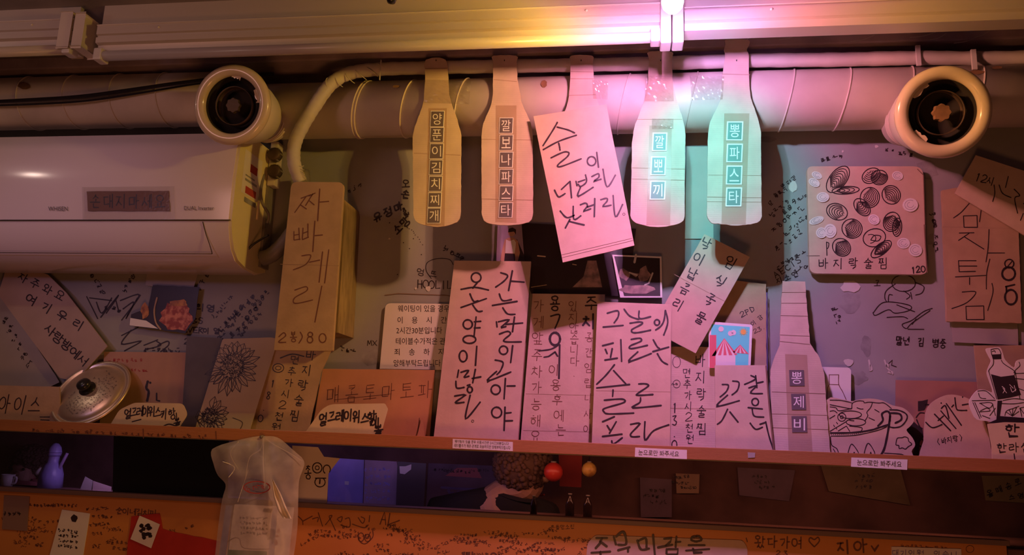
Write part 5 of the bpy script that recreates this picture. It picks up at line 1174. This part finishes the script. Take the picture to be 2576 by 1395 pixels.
o = pane_paper('pinkish_banner', [(1078,1164),(1270,1172),(1266,1300),(1070,1292)], .494, VIOLET2, 'pinkish banner with blue streaks behind the window left of the seated person', 'banner')
k = ink_on(o, .494, PINKC, 'print'); k.fill([(1120,1196),(1150,1176),(1200,1176),(1212,1202)]); done(k); k = ink_on(o, .494, VIOLET, 'blue_print', .001); k.line([(1110,1225),(1150,1228),(1215,1230)], 6, True); k.line([(1128,1232),(1136,1250)], 7); scribble(k, 1155, 1240, 2, 16, 2); done(k)
k = ink_on(o, .494, INK, 'scribbles', .0012); [scribble(k, 1110 + i*22, 1186 - abs(i-3)*2, 3, 9, 1.3) for i in range(6)]; done(k)
# person behind the glass
def skinned(name, verts, edges, radii, m, parent, root=0, sub=2):
    me = bpy.data.meshes.new(name); org = ORG[parent.name]
    me.from_pydata([tuple(Vector(v) - org) for v in verts], edges, []); o = bpy.data.objects.new(name, me); C.objects.link(o); o.parent = parent
    s = o.modifiers.new('skin', 'SKIN'); sb = o.modifiers.new('sub', 'SUBSURF'); sb.levels = sub; sb.render_levels = sub
    for i, r in enumerate(radii):
        sv = me.skin_vertices[0].data[i]; sv.radius = r if isinstance(r, tuple) else (r, r); sv.use_root = (i == root)
    me.materials.append(m); return o
def lumps(name, c, r, m, parent, n=60, rr=.018, seed=3):
    rn = random.Random(seed); vs, fs = [], []
    for i in range(n):
        a = rn.uniform(0, 6.28); b = math.acos(rn.uniform(-1, 1)); d = Vector((math.sin(b)*math.cos(a)*r[0], math.sin(b)*math.sin(a)*r[1], math.cos(b)*r[2])); bm = bmesh.new()
        bmesh.ops.create_icosphere(bm, subdivisions=1, radius=rr*rn.uniform(.7, 1.3)); k0 = len(vs); bm.verts.index_update()
        for v in bm.verts: vs.append(v.co + Vector(c) + d)
        for f in bm.faces: fs.append(tuple(k0 + v.index for v in f.verts))
        bm.free()
    return link(name, vs, fs, m, parent, smooth=True)
def person(name, hx, hy, Y, s, label, shirt, face_dir, shoulder_px, hairm=HAIR):
    hc = P(hx, hy, Y); sh = P(*shoulder_px, Y)
    e = empty(name, (sh.x, Y, sh.z-.45*s), label, 'person')
    nk = hc.lerp(Vector((sh.x, Y, sh.z)), .55)
    chest = Vector((sh.x, Y+.01, sh.z-.10*s)); pel = chest - Vector((0, 0, .38*s))
    L = Vector((sh.x-.17*s, Y, sh.z-.045*s)); Rr = Vector((sh.x+.17*s, Y, sh.z-.045*s))
    le, re = L + Vector((-.04*s, -.03, -.24*s)), Rr + Vector((.04*s, -.03, -.24*s))
    lh, rh = le + Vector((.12*s, -.16*s, -.05*s)), re + Vector((-.12*s, -.16*s, -.05*s))
    skinned('body', [pel, chest, nk, hc - Vector((0, 0, .04*s)), hc + Vector((0, 0, .03*s)), L, Rr, le, re, lh, rh], [(0,1),(1,2),(2,3),(3,4),(1,5),(1,6),(5,7),(6,8),(7,9),(8,10)],
            [(.13*s,.09*s), (.145*s,.095*s), .05*s, .068*s, .080*s, .058*s, .058*s, .042*s, .042*s, .032*s, .032*s], SKIN, e)
    skinned('top', [pel, chest, nk - (nk-chest)*.08, L, Rr, le, re], [(0,1),(1,2),(1,3),(1,4),(3,5),(4,6)], [(.142*s,.10*s), (.158*s,.106*s), .068*s, .068*s, .068*s, .052*s, .052*s], shirt, e)
    lumps('hair', hc + Vector((0, .012, .03*s)) - Vector(face_dir)*.03*s, (.088*s, .088*s, .084*s), hairm, e, 620, .0095*s, int(hx))
    lathe('hair_cap', [(0, .086*s)] + [(.086*s*math.sin(a), .086*s*math.cos(a)) for a in [.3*q for q in range(1, 10)]] + [(0, -.086*s)], hc + Vector((0, .012, .03*s)) - Vector(face_dir)*.03*s, (0, 0, 1), hairm, e, seg=24)
    fd = Vector(face_dir).normalized(); sd = Vector((-fd.y, fd.x, 0)); f0 = hc + fd*.078*s
    for sg in (-1, 1):
        lathe('eye', [(0, .004), (.006*s, .002), (.008*s, 0)], f0 + sd*sg*.03*s + Vector((0, 0, .005)) - fd*.006, fd, BLACKP, e, seg=10)
        lathe('ear', [(0, .01*s), (.012*s, .006*s), (.018*s, 0)], hc + sd*sg*.078*s, sd*sg, SKIN, e, seg=10)
    lathe('nose', [(0, .022*s), (.008*s, .012*s), (.013*s, 0)], f0 - Vector((0, 0, .015*s)) - fd*.006, fd, SKIN, e, seg=10)
    tube('mouth', [f0 - Vector((0,0,.042*s)) - sd*.018*s - fd*.004, f0 - Vector((0,0,.045*s)), f0 - Vector((0,0,.042*s)) + sd*.018*s - fd*.004], .003*s, INKR, e, seg=6)
    for hnd in (lh, rh):
        for i in range(4): tube('finger', [hnd + Vector(((i-1.5)*.014*s, -.02, 0)), hnd + Vector(((i-1.5)*.017*s, -.05*s, -.012)), hnd + Vector(((i-1.5)*.017*s, -.065*s-.01*(i % 2), -.03*s))], .008*s, SKIN, e, seg=6, smoothseg=2)
        tube('thumb', [hnd + Vector((.03*s, 0, 0)), hnd + Vector((.045*s, -.03*s, -.005))], .009*s, SKIN, e, seg=6, smoothseg=0)
    return e
person('person', 1325, 1196, .30, .92, 'person with curly dark hair in a black jacket seated behind the window', BLACKC, (.45, .75, -.2), (1240, 1262))
person('person', 62, 1178, .34, .62, 'person in a pink top seen dimly behind the window at far left', PINKC, (.2, -1, -.1), (52, 1212))
def bottle(px, y0, y1, Y, r, m, label, cap=None):
    b, t = P(px, y1, Y), P(px, y0, Y); b.z = ZBT-.002; h = t.z - b.z
    e = empty('glass_bottle', b, label, 'bottle')
    lathe('body', [(0, 0), (r, 0), (r, h*.55), (r*.85, h*.68), (r*.42, h*.80), (r*.38, h*.97), (0, h*.97)], b, (0, 0, 1), m, e, seg=20)
    lathe('cap', [(r*.44, h*.93), (r*.46, h), (0, h*1.0)], b, (0, 0, 1), cap or GREYP, e, seg=16); return e
ledge = box('inner_ledge', (XL-.3, .02, ZBT-.03), (XR+.3, .19, ZBT-.002), BACKW, b=.002); tag(ledge, 'dark ledge running behind the window at the foot of the glass', 'ledge')
bottle(1433, 1240, 1301, .14, .012, BOTTLEG, 'dark bottle behind the window, left one of the pair below the red lantern')
bottle(1478, 1244, 1304, .14, .012, BOTTLEG, 'dark bottle behind the window, right one of the pair below the gold ornament')
bottle(1342, 1245, 1296, .06, .009, BOTTLEG, 'slim dark bottle behind the window right beside the seated person')
# violet figure-like bottle
b0 = P(122, 1246, .16); b0.z = ZBT-.002; e = empty('violet_ornament', b0, 'tall violet-lit cone ornament with a ringed neck behind the far-left window', 'ornament')
h = P(122, 1112, .16).z - b0.z
lathe('body', [(0, 0), (.034, 0), (.032, h*.30), (.024, h*.5), (.017, h*.56), (.016, h*.70), (.019, h*.74), (.019, h*.80), (.016, h*.9), (.008, h*.98), (0, h)], b0, (0, 0, 1), mat('violet_glaze', (.40,.36,.85), .35, bump=.6, bscale=60), e, seg=28)
for q in (.70, .77): lathe('band', [(.0185, h*q), (.0205, h*(q+.01)), (.0185, h*(q+.02))], b0, (0, 0, 1), VIOLET, e, seg=28)
tube('arm', [b0 + Vector((.018, 0, h*.35)), b0 + Vector((.035, -.005, h*.6)), b0 + Vector((.045, -.005, h*.78))], .0045, mat('violet_arm', (.4,.3,.6), .5), e)
tube('spout', [b0 + Vector((-.018, -.01, h*.42)), b0 + Vector((-.036, -.02, h*.30))], .009, WHITE, e, smoothseg=0)
c0 = P(14, 1238, .12); c0.z = ZBT-.002; e = empty('white_cup', c0, 'small bluish white cup behind the window at the left edge', 'cup'); lathe('body', [(0, 0), (.014, 0), (.019, .035), (.017, .035), (.012, .003), (0, .003)], c0, (0, 0, 1), WHITE, e, seg=24)
tube('handle', [c0 + Vector((.016, 0, .03)), c0 + Vector((.028, 0, .026)), c0 + Vector((.026, 0, .012)), c0 + Vector((.015, 0, .008))], .003, WHITE, e, seg=8)
o = pane_paper('leaning_paper', [(214,1198),(232,1208),(228,1248),(196,1244)], .15, GPAPER, 'dim leaning paper sheet behind the window left of the black board'); o = pane_paper('leaning_paper', [(234,1209),(280,1224),(279,1248),(232,1247)], .14, mat('mauve_paper', (.4,.3,.3), .7), 'paler leaning sheet behind the window touching the black board')
# lantern and ornament
def lantern(px, py, Y, r, m, label, nm='paper_lantern'):
    c = P(px, py, Y); e = empty(nm, c - Vector((0, 0, r)), label, 'lantern' if nm == 'paper_lantern' else 'ornament')
    prof = [(r*.25, -r)] + [(r*math.cos(a)*(1 + .03*(i % 2)), r*math.sin(a)) for i, a in enumerate([-1.2 + .2*k for k in range(13)])] + [(r*.25, r)]
    lathe('shade', prof, c, (0, 0, 1), m, e, seg=28); lathe('top_ring', [(r*.3, r*.95), (r*.3, r*1.12), (r*.2, r*1.12)], c, (0, 0, 1), GREYP, e, seg=16)
    tube('cord', [c + Vector((0, 0, r)), Vector((c.x, c.y, 1.80))], .002, CABLE, e, smoothseg=0, seg=6)
lantern(1392, 1186, .20, .026, REDPL, 'small red lantern hanging behind the window right of the seated person')
lantern(1482, 1180, .20, .020, GOLD, 'round gold ornament hanging behind the window right of the red lantern', 'gold_ornament')
o = pane_paper('red_curtain', [(1405,1130),(1465,1130),(1462,1225),(1408,1222)], .34, mat('red_cloth', (.30,.03,.03), .8, bump=.4), 'dark red cloth hanging behind the window between lantern and gold ornament', 'cloth', .01)
for i, (pts, m, lb) in enumerate((([(1700,1190),(1760,1192),(1758,1240),(1702,1240)], KRAFT2, 'dim pale note behind the window under the shelf, below the tiny sticker'), ([(1610,1200),(1690,1205),(1690,1300),(1612,1300)], VIOLET2, 'dusky sheet behind the window below the bold poem'), ([(2065,1170),(2265,1178),(2290,1270),(2085,1235)], mat('drab_card', (.30,.22,.13), .8, noise=.3), 'drab card behind the window under the pot drawing'), ([(2470,1196),(2640,1196),(2640,1268),(2480,1258)], mat('olive_card', (.38,.32,.16), .8), 'olive card with handwriting behind the window at the right edge'), ([(1855,1175),(2000,1182),(1985,1260),(1860,1245)], VIOLET2, 'dusky violet sheet behind the window below the standing bottle sign'))):
    o = pane_paper('inner_note', pts, (.478 + i*.004), m, lb, 'note'); k = ink_on(o, (.478 + i*.004), INK)
    if i == 3: row(k, '올때송로', 2490, 1240, 2560, 1212, 17, 2.2); row(k, '스영', 2545, 1250, 2568, 1246, 14, 2)
    else: cx = sum(p[0] for p in pts)/4; cy = sum(p[1] for p in pts)/4; [scribble(k, cx + R.uniform(-15, 15), cy - 18 + j*14, 4, 11, 1.4) for j in range(3)]
    done(k)

# ================================================================ plastic bag
def grid_surface(name, left, right, y_of, m, parent, nv=40, nu=26):
    """left/right: (py -> px) polylines top to bottom"""
    def at(poly, t):
        L = len(poly)-1; f = t*L; i = min(int(f), L-1); u = f-i; return (poly[i][0]*(1-u) + poly[i+1][0]*u, poly[i][1]*(1-u) + poly[i+1][1]*u)
    vs, fs = [], []
    for j in range(nv+1):
        a, b = at(left, j/nv), at(right, j/nv)
        for i in range(nu+1):
            u = i/nu; x = a[0]*(1-u) + b[0]*u; y = a[1]*(1-u) + b[1]*u; vs.append(P(x, y, y_of(u, j/nv, x, y)))
    for j in range(nv):
        for i in range(nu): k0 = j*(nu+1)+i; fs.append((k0, k0+1, k0+nu+2, k0+nu+1))
    o = link(name, vs, fs, m, parent, smooth=True); return o
bg = empty('plastic_bag', P(650, 1420, -.17), 'translucent white plastic bag with red oval print hanging from the shelf front', 'bag')
def bagy(u, v, x, y):
    s = math.sin(math.pi*min(max(u, 0), 1))
    return -.150 - .035*s*min(1, v*2.2) - .003*math.sin(x*.05 + y*.02)*s - .006*math.exp(-((x-662-(y-1100)*.04)/9)**2)*(1-v) - .0022*math.sin(x*.085 - y*.035)*s
lft = resample([(648,1096),(600,1106),(534,1128),(537,1165),(548,1195),(568,1218),(560,1250),(552,1300),(546,1350),(535,1450)], False, 3); rgt = resample([(668,1096),(700,1100),(734,1128),(765,1158),(760,1185),(752,1210),(750,1270),(748,1330),(738,1400),(722,1450)], False, 3)
grid_surface('film', lft, rgt, bagy, BAG, bg)
# gathered folds at the hook
for i, pts in enumerate(([(662,1100),(655,1130),(628,1150),(618,1200)], [(664,1102),(662,1150),(664,1200),(666,1230)], [(668,1102),(690,1118),(730,1140),(762,1160)], [(560,1160),(590,1175),(575,1200)], [(600,1110),(580,1140),(600,1180)], [(625,1180),(605,1240),(598,1262)])):
    tube('fold', [P(x, y, bagy(.5 if i < 2 else .25, (y-1096)/350, x, y)-.003) for x, y in pts], .0011, WHITE if i in (3,) else BAG, bg, seg=6)
grid_surface('handle_flap', [(684,1204),(688,1250),(700,1285),(712,1302)], [(686,1204),(706,1240),(722,1280),(734,1304)], lambda u, v, x, y: -.200 - .006*math.sin(u*9) - .004*math.sin(v*12), mat('creased_film', (.80,.74,.62), .3, bump=1, bscale=40), bg, 16, 8)
hk = lathe('hook', [(0, .016), (.004, .014), (.004, 0)], P(663, 1098, LIPY), (0, -1, 0), GREYP, bg, seg=12)
k = Ink(-.1915, .0); k.ring(646, 1225, 33, 15, 2.4, 24); scribble(k, 648, 1227, 4, 13, 1.6); k.build('red_print', INKR, bg)
# cartons inside the bag
PB = -.150
o = card('printed_carton', [(590,1268),(735,1276),(716,1450),(560,1450)], -.150, .012, PAPER, 'white printed carton with green stripe inside the plastic bag', 'carton')
k = ink_on(o, -.150, SLATE, 'small_print')
for i in range(4): scribble(k, 642, 1302 + i*13, 9, 8, 1.2, 2)
k.line([(588,1268),(566,1450)], 2); done(k)
k = ink_on(o, -.150, BLUEC, 'blue_edge'); k.fill([(568,1270),(585,1270),(560,1450),(543,1450)]); k.fill([(686,1275),(698,1276),(686,1450),(670,1450)]); done(k)
k = ink_on(o, -.150, GREEN, 'green_band', .001); k.fill([(574,1382),(672,1386),(668,1450),(565,1450)]); done(k); k = ink_on(o, -.150, INKB, 'curve_print', .0012); k.line([(572,1362),(590,1352),(603,1356),(614,1378),(680,1380)], 1.6, True); done(k)
k = ink_on(o, -.150, SLATE, 'stamp_print', .0012); k.fill([(664,1278),(686,1279),(682,1288),(661,1286)]); done(k); k = ink_on(o, -.150, INKR, 'side_print', .0012); [scribble(k, 706 - i*3, 1330 + i*16, 1, 13, 1.8) for i in range(4)]; done(k)
# dark armchair-like shape at the very lower right is left as shadow
print('OBJECTS BUILT', len(bpy.data.objects))
